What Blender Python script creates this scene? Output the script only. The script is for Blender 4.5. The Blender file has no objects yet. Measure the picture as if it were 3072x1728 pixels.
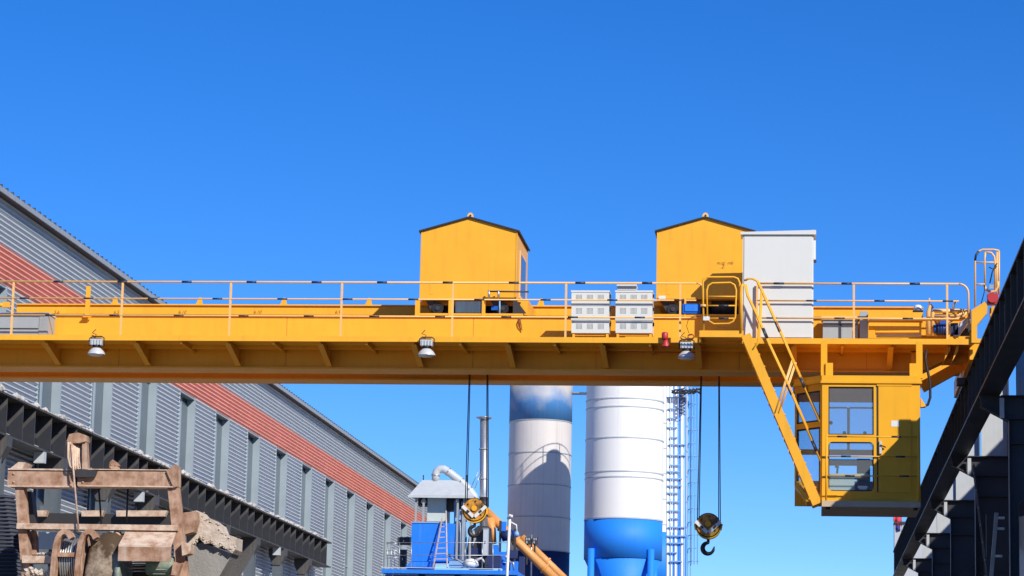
import bpy, math, random
from mathutils import Vector, Matrix
random.seed(7)
SC = bpy.context.scene
COL = SC.collection
R = math.radians

# ------------------------------------------------------------------ camera
EYE = Vector((0.0, 0.0, 1.6))
F_PX, YAW, PITCH, ROLL = 8166.0, 0.10957, 0.16963, 0.02137
_f = Vector((-math.sin(YAW)*math.cos(PITCH), math.cos(YAW)*math.cos(PITCH), math.sin(PITCH)))
_r = Vector((math.cos(YAW), math.sin(YAW), 0))
_u = _r.cross(_f)
CR = _r*math.cos(ROLL) + _u*math.sin(ROLL)
CU = -_r*math.sin(ROLL) + _u*math.cos(ROLL)
CF = _f
cam_data = bpy.data.cameras.new('camera')
cam = bpy.data.objects.new('camera', cam_data)
COL.objects.link(cam)
cam.matrix_world = Matrix(((CR.x, CU.x, -CF.x, EYE.x), (CR.y, CU.y, -CF.y, EYE.y), (CR.z, CU.z, -CF.z, EYE.z), (0, 0, 0, 1)))
cam_data.sensor_width = 36
cam_data.lens = F_PX/3072*36
cam_data.clip_start = 0.5
cam_data.clip_end = 5000
SC.camera = cam

# ------------------------------------------------------------------ sky and sun
SUN = Vector((1.0, -1.2, 1.04)).normalized()
SUN_ELEV = math.asin(SUN.z)
world = bpy.data.worlds.new('World')
SC.world = world
world.use_nodes = True
wn = world.node_tree
bg = wn.nodes['Background']
sky = wn.nodes.new('ShaderNodeTexSky')
sky.sky_type = 'NISHITA'
sky.sun_disc = False
sky.sun_elevation = SUN_ELEV
sky.sun_rotation = math.atan2(SUN.x, SUN.y)
sky.altitude = 0
sky.air_density = 0.72
sky.dust_density = 0.0
sky.ozone_density = 7.0
hs = wn.nodes.new('ShaderNodeHueSaturation')
hs.inputs['Hue'].default_value = 0.51
hs.inputs['Saturation'].default_value = 1.22
hs.inputs['Value'].default_value = 1.0
wn.links.new(sky.outputs[0], hs.inputs['Color'])
wn.links.new(hs.outputs[0], bg.inputs['Color'])
bg.inputs['Strength'].default_value = 0.14
sun_data = bpy.data.lights.new('sun', 'SUN')
sun_data.energy = 5.0
sun_data.angle = R(0.5)
sun_data.color = (1.0, 0.94, 0.85)
sun = bpy.data.objects.new('sun', sun_data)
COL.objects.link(sun)
sun.rotation_euler = (-SUN).to_track_quat('-Z', 'Y').to_euler()
vs = SC.view_settings
vs.view_transform = 'Standard'
vs.look = 'None'
vs.exposure = 0.14
vs.gamma = 1.0
vs.use_curve_mapping = False

# ------------------------------------------------------------------ measuring: a direction seen in the photo meets a plane of the place
K = 3072/2576
def _dir(x, y):
    return CF + CR*((x*K-1536)/F_PX) - CU*((y*K-864)/F_PX)
def at(x, y, Y):
    v = _dir(x, y); v = v*(Y/v.y)
    return Vector((v.x, Y, v.z+1.6))
def xz(x, y, Y):
    v = at(x, y, Y); return v.x, v.z

# ------------------------------------------------------------------ materials
MATS = {}
def mat(name, col, rough=0.5, metal=0.0, var=0.12, scale=3.0, streak=0.0, streak_col=(0.12, 0.07, 0.03), bump=0.0, bscale=30, col2=None, spec=0.5, lo=0.45, hi=0.75, drop=0.7):
    m = bpy.data.materials.new(name); m.use_nodes = True
    nt = m.node_tree; N = nt.nodes; L = nt.links
    b = N['Principled BSDF']
    b.inputs['Roughness'].default_value = rough
    b.inputs['Metallic'].default_value = metal
    b.inputs['Specular IOR Level'].default_value = spec
    tc = N.new('ShaderNodeTexCoord')
    nz = N.new('ShaderNodeTexNoise'); nz.inputs['Scale'].default_value = scale; nz.inputs['Detail'].default_value = 6; nz.inputs['Roughness'].default_value = 0.65
    L.new(tc.outputs['Object'], nz.inputs['Vector'])
    rp = N.new('ShaderNodeMapRange'); rp.inputs[1].default_value = lo-0.1; rp.inputs[2].default_value = hi
    L.new(nz.outputs['Fac'], rp.inputs[0])
    mx = N.new('ShaderNodeMix'); mx.data_type = 'RGBA'
    c2 = col2 if col2 else tuple(c*(1-var*2) for c in col)
    mx.inputs[6].default_value = (*col, 1); mx.inputs[7].default_value = (*c2, 1)
    L.new(rp.outputs[0], mx.inputs[0])
    out = mx.outputs[2]
    if streak > 0:
        mp = N.new('ShaderNodeMapping'); mp.inputs['Scale'].default_value = (9, 9, drop)
        L.new(tc.outputs['Object'], mp.inputs['Vector'])
        n2 = N.new('ShaderNodeTexNoise'); n2.inputs['Scale'].default_value = 1.0; n2.inputs['Detail'].default_value = 5
        L.new(mp.outputs[0], n2.inputs['Vector'])
        r2 = N.new('ShaderNodeMapRange'); r2.inputs[1].default_value = 0.52; r2.inputs[2].default_value = 0.78; r2.inputs[3].default_value = 0; r2.inputs[4].default_value = streak
        L.new(n2.outputs['Fac'], r2.inputs[0])
        m2 = N.new('ShaderNodeMix'); m2.data_type = 'RGBA'
        L.new(r2.outputs[0], m2.inputs[0]); L.new(out, m2.inputs[6]); m2.inputs[7].default_value = (*streak_col, 1)
        out = m2.outputs[2]
    L.new(out, b.inputs['Base Color'])
    rr = N.new('ShaderNodeMapRange'); rr.inputs[3].default_value = max(0.03, rough-0.1); rr.inputs[4].default_value = min(1, rough+0.12)
    L.new(nz.outputs['Fac'], rr.inputs[0]); L.new(rr.outputs[0], b.inputs['Roughness'])
    if bump > 0:
        nb = N.new('ShaderNodeTexNoise'); nb.inputs['Scale'].default_value = bscale; nb.inputs['Detail'].default_value = 4
        L.new(tc.outputs['Object'], nb.inputs['Vector'])
        bp = N.new('ShaderNodeBump'); bp.inputs['Strength'].default_value = bump; bp.inputs['Distance'].default_value = 0.02
        L.new(nb.outputs['Fac'], bp.inputs['Height']); L.new(bp.outputs[0], b.inputs['Normal'])
    MATS[name] = m
    return m

def glass(name, tint, amount):
    m = bpy.data.materials.new(name); m.use_nodes = True
    nt = m.node_tree; N = nt.nodes; L = nt.links
    b = N['Principled BSDF']; b.inputs['Base Color'].default_value = (0.50, 0.54, 0.56, 1); b.inputs['Roughness'].default_value = 0.12
    t = N.new('ShaderNodeBsdfTransparent'); t.inputs[0].default_value = (*tint, 1)
    x = N.new('ShaderNodeMixShader'); x.inputs[0].default_value = amount
    L.new(b.outputs[0], x.inputs[1]); L.new(t.outputs[0], x.inputs[2]); L.new(x.outputs[0], N['Material Output'].inputs[0])
    MATS[name] = m
    return m

YEL = mat('crane yellow paint', (0.86, 0.425, 0.036), 0.42, var=0.06, scale=1.3, streak=0.2, streak_col=(0.42, 0.2, 0.03), spec=0.18)
YEL2 = mat('cab yellow paint', (0.84, 0.41, 0.022), 0.4, var=0.05, scale=1.5, streak=0.14, streak_col=(0.3, 0.15, 0.02), spec=0.2)
RAILY = mat('rail paint', (0.86, 0.50, 0.17), 0.4, var=0.06, scale=5)
BAND = mat('black band paint', (0.022, 0.028, 0.045), 0.45, var=0.1)
WHITE = mat('cabinet white paint', (0.655, 0.665, 0.625), 0.4, var=0.02, scale=0.8, streak=0.08, streak_col=(0.5, 0.48, 0.42))
GREYBOX = mat('grey box paint', (0.33, 0.37, 0.39), 0.45, var=0.06, streak=0.15, streak_col=(0.2, 0.18, 0.15))
BLACK = mat('black rubber', (0.012, 0.012, 0.014), 0.6, var=0.2)
DARKM = mat('greasy machine steel', (0.03, 0.03, 0.032), 0.45, metal=0.3, var=0.3, scale=9)
STEEL = mat('galvanised steel', (0.52, 0.55, 0.57), 0.38, metal=0.75, var=0.15, scale=4, streak=0.25, streak_col=(0.3, 0.3, 0.3))
ALU = mat('lamp aluminium', (0.66, 0.66, 0.64), 0.35, metal=0.2, var=0.1, scale=6)
HOLE = mat('dark opening', (0.05, 0.052, 0.055), 0.8, var=0.1)
ROOFD = mat('dark roof edge', (0.03, 0.025, 0.022), 0.5, var=0.1)
BLUEM = mat('blue motor paint', (0.005, 0.10, 0.52), 0.4, var=0.1)
REDP = mat('red paint', (0.48, 0.03, 0.03), 0.45, var=0.12)
ROPE = mat('wire rope', (0.02, 0.022, 0.026), 0.6, var=0.2, scale=40)
WALLG = mat('grey cladding', (0.55, 0.58, 0.59), 0.4, metal=0.0, var=0.04, scale=0.35, streak=0.12, streak_col=(0.24, 0.25, 0.26), drop=0.3)
WALLR = mat('red cladding', (0.95, 0.38, 0.26), 0.5, var=0.08, scale=0.4, streak=0.15, streak_col=(0.3, 0.07, 0.05))
TRIM = mat('window trim', (0.32, 0.385, 0.42), 0.4, var=0.08, scale=0.8, streak=0.2, streak_col=(0.2, 0.23, 0.26))
FASCIA = mat('eave fascia', (0.33, 0.35, 0.36), 0.45, var=0.1, streak=0.2, streak_col=(0.15, 0.15, 0.15))
SOFFIT = mat('eave soffit', (0.055, 0.048, 0.055), 0.7, var=0.1)
WGLASS = mat('hall window glass', (0.075, 0.105, 0.13), 0.12, var=0.15, scale=0.5, streak=0.4, streak_col=(0.22, 0.24, 0.25), spec=0.8)
NAVY = mat('runway dark paint', (0.075, 0.072, 0.07), 0.6, var=0.2, scale=1.2, streak=0.3, streak_col=(0.2, 0.18, 0.16))
BAYSHADE = mat('navy bay shade', (0.022, 0.025, 0.034), 0.6, var=0.2)  # dark colour standing in for shade in the runway bays
COLB = mat('blue grey column paint', (0.10, 0.125, 0.15), 0.5, var=0.15, streak=0.2)
STUD = mat('dark roof fixing', (0.05, 0.07, 0.09), 0.5)
WALLSHADE = mat('dark blue wall shade', (0.035, 0.042, 0.065), 0.6, var=0.15, scale=2)  # dark colour of the added sheet that imitates shaded wall
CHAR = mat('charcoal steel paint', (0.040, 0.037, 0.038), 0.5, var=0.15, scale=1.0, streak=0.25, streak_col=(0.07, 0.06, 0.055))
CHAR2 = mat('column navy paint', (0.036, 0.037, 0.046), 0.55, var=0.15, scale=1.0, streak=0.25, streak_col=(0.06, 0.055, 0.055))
COLG = mat('pale column paint', (0.50, 0.53, 0.545), 0.5, var=0.06, streak=0.2, streak_col=(0.3, 0.3, 0.3))
PANEL = mat('pale hall panel', (0.46, 0.48, 0.49), 0.5, var=0.04, scale=0.4, streak=0.12, streak_col=(0.3, 0.3, 0.3))
RUBBLE = mat('mortar crumbs', (0.58, 0.55, 0.51), 0.9, var=0.25, scale=8, bump=0.5)
SILOW = mat('silo white paint', (0.80, 0.79, 0.76), 0.5, var=0.03, scale=0.3, streak=0.2, streak_col=(0.55, 0.50, 0.44), drop=0.12)
SILOC = mat('old silo cream paint', (0.62, 0.58, 0.54), 0.5, var=0.06, scale=0.4, streak=0.45, streak_col=(0.40, 0.33, 0.27), drop=0.12)
SILOB = mat('silo blue paint', (0.010, 0.235, 0.86), 0.6, var=0.05, scale=0.4, streak=0.2, streak_col=(0.02, 0.13, 0.42), drop=0.15)
def fade_top(m, z0, z1, pale):
    """weathered paint: sun-bleached undercoat showing above an uneven line"""
    nt = m.node_tree; N = nt.nodes; L = nt.links; b = N['Principled BSDF']
    src = b.inputs['Base Color'].links[0].from_socket
    tc = N.new('ShaderNodeTexCoord'); sp = N.new('ShaderNodeSeparateXYZ'); L.new(tc.outputs['Object'], sp.inputs[0])
    nz = N.new('ShaderNodeTexNoise'); nz.inputs['Scale'].default_value = 0.9; nz.inputs['Detail'].default_value = 5; L.new(tc.outputs['Object'], nz.inputs['Vector'])
    ad = N.new('ShaderNodeMath'); ad.operation = 'MULTIPLY_ADD'; ad.inputs[1].default_value = 2.2; L.new(nz.outputs['Fac'], ad.inputs[0]); L.new(sp.outputs[2], ad.inputs[2])
    mr = N.new('ShaderNodeMapRange'); mr.inputs[1].default_value = z0+1.1; mr.inputs[2].default_value = z1+1.1; L.new(ad.outputs[0], mr.inputs[0])
    mx = N.new('ShaderNodeMix'); mx.data_type = 'RGBA'; L.new(mr.outputs[0], mx.inputs[0]); L.new(src, mx.inputs[6]); mx.inputs[7].default_value = (*pale, 1)
    L.new(mx.outputs[2], b.inputs['Base Color'])
FADED = mat('faded blue paint', (0.05, 0.20, 0.46), 0.6, var=0.08, scale=0.6, streak=0.3, streak_col=(0.25, 0.28, 0.34), drop=0.1)
fade_top(FADED, 21.9, 23.2, (0.46, 0.42, 0.37))
TRAYM = mat('bare tray underside', (0.58, 0.44, 0.30), 0.7, var=0.12, scale=2, streak=0.3, streak_col=(0.3, 0.2, 0.12))
HOOKY = mat('greasy orange paint', (0.66, 0.29, 0.02), 0.5, col2=(0.10, 0.05, 0.02), scale=5, lo=0.5, hi=0.62)
YELD = mat('dulled yellow weld', (0.55, 0.25, 0.025), 0.6, var=0.1)
NAVYB = mat('navy blue paint', (0.018, 0.03, 0.10), 0.5, var=0.1)
PLANTB = mat('plant blue paint', (0.008, 0.20, 0.80), 0.5, var=0.08, streak=0.4, streak_col=(0.16, 0.26, 0.46))
PALEB = mat('pale blue steel', (0.23, 0.42, 0.66), 0.45, var=0.08)
LGREY = mat('light grey sheet', (0.50, 0.54, 0.56), 0.45, var=0.08, streak=0.2, streak_col=(0.35, 0.34, 0.32))
PGREEN = mat('pale green panel', (0.50, 0.55, 0.51), 0.5, var=0.05)
ORANGE = mat('conveyor orange paint', (0.74, 0.33, 0.09), 0.5, var=0.1, streak=0.3, streak_col=(0.4, 0.2, 0.1))
WOOD = mat('ladder wood', (0.52, 0.42, 0.33), 0.7, var=0.15, scale=6)
RUST = mat('dusty rust', (0.47, 0.30, 0.205), 0.85, col2=(0.24, 0.12, 0.065), scale=7, lo=0.49, hi=0.64, streak=0.55, streak_col=(0.60, 0.50, 0.41), bump=0.15, bscale=60)
RUSTD = mat('dust pale rust', (0.62, 0.49, 0.38), 0.9, col2=(0.38, 0.22, 0.135), scale=9, lo=0.52, hi=0.68, bump=0.15, bscale=60)
BARREL = mat('stained tarp', (0.50, 0.40, 0.29), 0.85, col2=(0.07, 0.042, 0.02), scale=2.2, lo=0.46, hi=0.54, bump=0.3, bscale=25)
GREENM = mat('dusty green motor', (0.10, 0.19, 0.14), 0.7, col2=(0.33, 0.35, 0.29), scale=9, lo=0.45, hi=0.7, bump=0.3)
CONC = mat('mortar crusted hopper', (0.30, 0.285, 0.26), 0.85, col2=(0.22, 0.21, 0.19), scale=3, streak=0.3, streak_col=(0.42, 0.40, 0.37), bump=0.4, bscale=30)
CRUST = mat('mortar crust', (0.58, 0.50, 0.42), 0.95, col2=(0.42, 0.33, 0.25), scale=9, bump=0.8, bscale=22)
CONSOLE = mat('console grey green', (0.50, 0.56, 0.52), 0.5, var=0.05)
YARD = mat('yard concrete', (0.31, 0.245, 0.155), 0.9, var=0.15, scale=0.15, bump=0.3, bscale=4)
STICK = mat('sticker', (0.70, 0.72, 0.70), 0.5, var=0.05)
FLAGR = mat('flag red', (0.55, 0.04, 0.06), 0.8, var=0.05)
FLAGB = mat('flag blue', (0.02, 0.03, 0.2), 0.8, var=0.05)
FLAGW = mat('flag white', (0.75, 0.75, 0.75), 0.8, var=0.02)
MARK = mat('marker ink', (0.20, 0.05, 0.02), 0.8, var=0.1)
GLASS = glass('cab glass', (0.90, 0.96, 0.98), 0.88)

# ------------------------------------------------------------------ mesh builder
class MB:
    def __init__(s): s.v = []; s.f = []; s.sm = []
    def add(s, vs, fs, smooth=False):
        o = len(s.v); s.v += [Vector(v) for v in vs]
        for f in fs: s.f.append([i+o for i in f]); s.sm.append(smooth)
        return s
    def box(s, x0, x1, y0, y1, z0, z1):
        x0, x1 = sorted((x0, x1)); y0, y1 = sorted((y0, y1)); z0, z1 = sorted((z0, z1))
        return s.add([(x0,y0,z0),(x1,y0,z0),(x1,y1,z0),(x0,y1,z0),(x0,y0,z1),(x1,y0,z1),(x1,y1,z1),(x0,y1,z1)],
                     [(3,2,1,0),(4,5,6,7),(0,1,5,4),(1,2,6,5),(2,3,7,6),(3,0,4,7)])
    def prism(s, pts, ax, a, b):
        """polygon pts in the two other axes, extruded along ax from a to b"""
        def mk(p, t):
            return {'x': (t, p[0], p[1]), 'y': (p[0], t, p[1]), 'z': (p[0], p[1], t)}[ax]
        n = len(pts)
        v = [mk(p, a) for p in pts] + [mk(p, b) for p in pts]
        area = sum(pts[i][0]*pts[(i+1) % n][1]-pts[(i+1) % n][0]*pts[i][1] for i in range(n))
        flip = (area > 0) == (b > a)
        if ax == 'y': flip = not flip
        fs = [list(range(n))[::-1], list(range(n, 2*n))] + [(i, (i+1) % n, (i+1) % n+n, i+n) for i in range(n)]
        if not flip: fs = [list(f)[::-1] for f in fs]
        return s.add(v, fs)
    def tube(s, path, r, n=10, caps=True, smooth=True, r_end=None):
        path = [Vector(p) for p in path]; k = len(path)
        o = []; up = None
        for i, p in enumerate(path):
            d = (path[min(i+1, k-1)]-path[max(i-1, 0)]).normalized()
            if up is None:
                up = Vector((0, 0, 1)) if abs(d.z) < 0.9 else Vector((1, 0, 0))
            a = d.cross(up).normalized(); b = a.cross(d).normalized(); up = b
            rr = r if r_end is None else r+(r_end-r)*i/(k-1)
            for j in range(n):
                t = 2*math.pi*j/n
                o.append(p+a*math.cos(t)*rr+b*math.sin(t)*rr)
        fs = []
        for i in range(k-1):
            for j in range(n):
                fs.append((i*n+j, i*n+(j+1) % n, (i+1)*n+(j+1) % n, (i+1)*n+j))
        s.add(o, fs, smooth)
        if caps:
            base = len(s.v)-k*n
            s.f.append([base+j for j in range(n)][::-1]); s.sm.append(False)
            s.f.append([base+(k-1)*n+j for j in range(n)]); s.sm.append(False)
        return s
    def bar(s, p, q, w, h, up=(0, 0, 1)):
        p = Vector(p); q = Vector(q); d = (q-p).normalized()
        a = d.cross(Vector(up)).normalized(); b = a.cross(d).normalized()
        c = []
        for e in (p, q):
            c += [e-a*w/2-b*h/2, e+a*w/2-b*h/2, e+a*w/2+b*h/2, e-a*w/2+b*h/2]
        return s.add(c, [(0,1,2,3),(7,6,5,4),(0,4,5,1),(1,5,6,2),(2,6,7,3),(3,7,4,0)])
    def lathe(s, c, prof, n=32, smooth=True, a0=0, a1=2*math.pi, caps=True):
        c = Vector(c); k = len(prof); v = []
        for i in range(n):
            t = a0+(a1-a0)*i/n
            for r, z in prof: v.append(c+Vector((math.cos(t)*r, math.sin(t)*r, z)))
        fs = []
        for i in range(n):
            j = (i+1) % n
            for m in range(k-1): fs.append((i*k+m, j*k+m, j*k+m+1, i*k+m+1))
        s.add(v, fs, smooth)
        if caps:
            base = len(s.v)-n*k
            if prof[0][0] > 1e-4: s.f.append([base+i*k for i in range(n)][::-1]); s.sm.append(False)
            if prof[-1][0] > 1e-4: s.f.append([base+i*k+k-1 for i in range(n)]); s.sm.append(False)
        return s
    def disc_y(s, c, r, y0, y1, n=24):
        cx, cz = c
        return s.prism([(cx+r*math.cos(2*math.pi*i/n), cz+r*math.sin(2*math.pi*i/n)) for i in range(n)], 'y', y0, y1)
    def mesh(s, name, origin=Vector((0, 0, 0))):
        me = bpy.data.meshes.new(name)
        me.from_pydata([v-origin for v in s.v], [], s.f)
        me.polygons.foreach_set('use_smooth', s.sm)
        me.update()
        return me

ORG = {}
def link(o):
    COL.objects.link(o); return o
def props(o, label=None, cat=None, group=None, kind=None):
    for k, v in (('label', label), ('category', cat), ('group', group), ('kind', kind)):
        if v: o[k] = v
    return o
def thing(name, loc, label, cat, group=None):
    o = link(bpy.data.objects.new(name, None)); o.location = loc; o.empty_display_size = 0.2
    ORG[o.name] = Vector(loc)
    return props(o, label, cat, group)
def solo(name, loc, mb, m, label=None, cat=None, group=None, kind=None):
    o = link(bpy.data.objects.new(name, mb.mesh(name, Vector(loc)))); o.location = loc
    o.data.materials.append(m); ORG[o.name] = Vector(loc)
    return props(o, label, cat, group, kind)
def part(par, name, mb, m, label=None, kind=None):
    og = ORG[par.name]
    o = link(bpy.data.objects.new(name, mb.mesh(name, og))); o.data.materials.append(m)
    o.parent = par; ORG[o.name] = og
    return props(o, label, kind=kind)
def piece(par, name, me, loc, rot=None, label=None):
    """a part that shares mesh data; loc in world coordinates"""
    o = link(bpy.data.objects.new(name, me)); o.parent = par
    o.location = Vector(loc)-ORG[par.name]
    if rot: o.rotation_euler = rot
    ORG[o.name] = Vector(loc)
    return props(o, label)
def shared(name, mb, m):
    me = mb.mesh(name); me.materials.append(m); return me
def arc(c, r, a0, a1, n, plane='xz'):
    out = []
    for i in range(n+1):
        t = R(a0+(a1-a0)*i/n)
        a, b = r*math.cos(t), r*math.sin(t)
        out.append(Vector((c[0]+a, c[1], c[2]+b)) if plane == 'xz' else Vector((c[0], c[1]+a, c[2]+b)))
    return out

# ================================================================== THE SETTING
solo('ground', (0, 0, 0), MB().add([(-2500, -300, 0), (2500, -300, 0), (2500, 4500, 0), (-2500, 4500, 0)], [(0, 1, 2, 3)]), YARD, kind='structure')

def ribbed(y0, y1, z0, z1, x, amp=0.044, pitch=0.15, depth=0.0):
    """corrugated sheet in the plane X = x, ribs running along Y"""
    mb = MB(); n = max(1, round((z1-z0)/pitch)); pr = []
    for i in range(n):
        for t, a in ((0.0, -1), (0.18, -0.75), (0.38, 0.85), (0.55, 1), (0.72, 0.85), (0.9, -0.75)):
            pr.append((x+a*amp, z0+(i+t)*(z1-z0)/n))
    pr.append((x-amp, z1))
    v = [(a, y0, z) for a, z in pr]+[(a, y1, z) for a, z in pr]
    k = len(pr)
    return mb.add(v, [(i, i+k, i+k+1, i+1) for i in range(k-1)], True)

# ------------------------------------------------------------------ left factory hall
WX = -22.5
BAY = 6.06
W0 = 83.5-2*BAY
hall = thing('factory_hall', (WX, 110, 0), 'long grey corrugated factory hall with a red band under its eave', 'building')
HY0, HY1 = W0-3.62, W0+16*BAY-3.62
part(hall, 'wall_core', MB().box(-46, WX-0.3, HY0, HY1, 0, 16.5), SOFFIT)
me_panel = shared('wall_panel', ribbed(0, 3.62, 4.8, 14.35, 0).box(-0.28, -0.03, 0.0, 3.62, 0, 4.8), WALLG)
me_red = shared('red_panel', ribbed(0, BAY-0.012, 14.35, 15.38, 0.02, pitch=0.147).box(-0.3, 0.015, 0, BAY-0.012, 14.33, 14.349), WALLR)
me_up = shared('upper_panel', ribbed(0, BAY-0.012, 15.38, 16.72, 0, pitch=0.149), WALLG)
win = MB()
win.box(-0.29, -0.27, 0.0, 2.44, 4.8, 5.2)
win.box(-0.28, 0.035, -0.05, 0.0, 4.8, 14.34)          # near jamb
win.box(-0.28, 0.035, 2.44, 2.49, 4.8, 14.34)          # far jamb
win.box(-0.28, 0.0, 0.0, 2.44, 14.26, 14.325)          # head
me_win = shared('window', win, TRIM)
me_pane = shared('pane', MB().box(-0.27, -0.25, 0, 1.16, 0, 4.4), WGLASS)
me_mull = shared('mullion', MB().box(-0.28, -0.2, 1.16, 1.26, 4.8, 14.26), TRIM)
me_trans = shared('transom', MB().box(-0.275, -0.215, 0.005, 2.435, 0, 0.07), TRIM)
for k in range(16):
    y = W0+k*BAY
    piece(hall, 'wall_panel', me_panel, (WX, y-3.62, 0))
    piece(hall, 'red_panel', me_red, (WX, y-3.62, 0))
    piece(hall, 'upper_panel', me_up, (WX, y-3.62, 0))
    w = piece(hall, 'window', me_win, (WX, y, 0))
    for yy in (0.0, 1.26):
        for zz in (5.2, 9.7):
            piece(w, 'pane', me_pane, (WX, y+yy, zz))
    piece(w, 'mullion', me_mull, (WX, y, 0))
    piece(w, 'transom', me_trans, (WX, y, 10.6+(k % 3)*0.0)); piece(w, 'transom', me_trans, (WX, y, 8.2))
OV = 0.3
part(hall, 'soffit', MB().box(WX-0.3, WX+OV, HY0, HY1, 16.66, 16.70), SOFFIT)
part(hall, 'fascia', MB().box(WX+OV-0.005, WX+OV+0.03, HY0, HY1, 16.655, 16.80), FASCIA)
part(hall, 'roof', MB().prism([(WX+OV, 16.71), (WX+OV, 16.78), (-46, 18.6), (-46, 18.3)], 'y', HY0, HY1), FASCIA)
me_stud = shared('roof_rib', MB().prism([(-0.03, 0), (0.03, 0), (0.022, 0.085), (-0.022, 0.085)], 'x', -0.3, 0.033), STUD)
for i in range(172):
    piece(hall, 'roof_rib', me_stud, (WX+OV, HY0+0.3+i*0.55, 16.785))

# ------------------------------------------------------------------ left crane runway
RXE = -21.6
run = thing('crane_runway', (RXE-0.3, 92, 0), 'dark crane runway girder crusted with mortar along the grey hall', 'runway')
RY0, RY1 = 58.0, 123.2
part(run, 'top_flange', MB().box(RXE-0.6, RXE, RY0, RY1, 10.925, 10.97), NAVY)
part(run, 'mortar_edge', MB().box(RXE-0.3, RXE+0.012, RY0, RY1, 10.971, 11.0), RUBBLE)
part(run, 'bottom_flange', MB().box(RXE-0.6, RXE, RY0, RY1, 9.83, 9.875), NAVY)
part(run, 'web', MB().box(RXE-0.51, RXE-0.485, RY0, RY1, 9.875, 10.925), NAVY)
part(run, 'crane_rail', MB().box(RXE-0.42, RXE-0.35, RY0, RY1, 10.97, 11.08), DARKM)
me_st = shared('stiffener', MB().box(RXE-0.485, RXE-0.05, -0.012, 0.012, 9.875, 10.925), NAVY)
me_fc = shared('face_shade', MB().prism([(RXE-0.48, 9.88), (RXE-0.055, 9.88), (RXE-0.055, 10.72), (RXE-0.48, 10.28)], 'y', -0.022, -0.0125), BAYSHADE)  # added dark plate, cut parallel to the shadow diagonal to imitate shade
me_ln = [shared('web_shade', MB().box(RXE-0.484, RXE-0.44, 0, s-0.06, 10.06, 10.27), BAYSHADE) for s in (1.55, 1.2, 1.7)]  # added dark slabs imitating the shade low on the web
me_ln2 = [shared('web_shade', MB().box(RXE-0.484, RXE-0.43, 0, s-0.06, 9.88, 10.035), BAYSHADE) for s in (1.55, 1.2, 1.7)]
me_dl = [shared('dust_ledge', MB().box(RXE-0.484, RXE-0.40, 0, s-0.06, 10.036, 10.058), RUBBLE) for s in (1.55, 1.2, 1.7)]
yy = RY0+0.4; i = 0
while yy < RY1:
    step = (1.55, 1.2, 1.7)[i % 3]
    sf_ = piece(run, 'stiffener', me_st, (0, yy, 0))
    piece(sf_, 'face_shade', me_fc, (0, yy, 0))
    piece(run, 'dust_ledge', me_dl[i % 3], (0, yy+0.03, 0)); piece(run, 'web_shade', me_ln[i % 3], (0, yy+0.03, 0)); piece(run, 'web_shade', me_ln2[i % 3], (0, yy+0.03, 0))
    yy += step; i += 1
rb = MB(); rnd = random.Random(3)
def lump(mb, c, r, rnd):
    v = []; 
    for a in ((1,0,0),(-1,0,0),(0,1,0),(0,-1,0),(0,0,1),(0,0,-0.6),(.6,.6,.5),(-.6,.6,.5),(.6,-.6,.5),(-.6,-.6,.5)):
        k = r*rnd.uniform(0.7, 1.25); v.append(Vector(c)+Vector(a)*k)
    mb.add(v, [(0,6,8),(6,4,8),(8,4,9),(9,4,7),(7,4,6),(1,9,7),(0,2,6),(2,7,6),(2,1,7),(3,8,9),(3,0,8),(1,3,9),(5,2,0),(5,1,2),(5,3,1),(5,0,3)])
for i in range(2600):
    y = rnd.uniform(RY0, RY1); x = RXE-0.02-abs(rnd.gauss(0, 0.1)); r = rnd.choice((0.025, 0.03, 0.04, 0.05, 0.07))
    lump(rb, (x, y, 10.975), r, rnd)
for i in range(110):
    lump(rb, (RXE-rnd.uniform(0.0, 0.15), rnd.uniform(RY0, RY1), 11.0), rnd.uniform(0.07, 0.14), rnd)
part(run, 'mortar_crumbs', rb, RUBBLE, kind='stuff')
cm = MB()
cm.box(-0.2, 0.2, -0.2, -0.17, 0, 9.4).box(-0.2, 0.2, 0.17, 0.2, 0, 9.4).box(-0.02, 0.02, -0.17, 0.17, 0, 9.4)
me_col = shared('column', cm, COLB)
cb = MB().prism([(-0.35, 9.83), (0.35, 9.83), (0.35, 9.55), (0.15, 9.15), (-0.15, 9.15), (-0.35, 9.55)], 'y', -0.25, 0.25)
me_cap = shared('column_head', cb, NAVY)
me_clip = shared('base_clip', MB().box(-0.1, 0.2, -0.12, 0.12, 9.5, 9.82), COLG)
for y in (75.5, 87.3, 99.2, 111.0):
    piece(run, 'base_clip', me_clip, (RXE-0.2, y, 0))
for k in range(11):
    y = 60.3+k*5.75
    c = piece(run, 'column', me_col, (RXE-0.3, y, 0))
    piece(c, 'column_head', me_cap, (RXE-0.3, y, 0))

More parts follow.
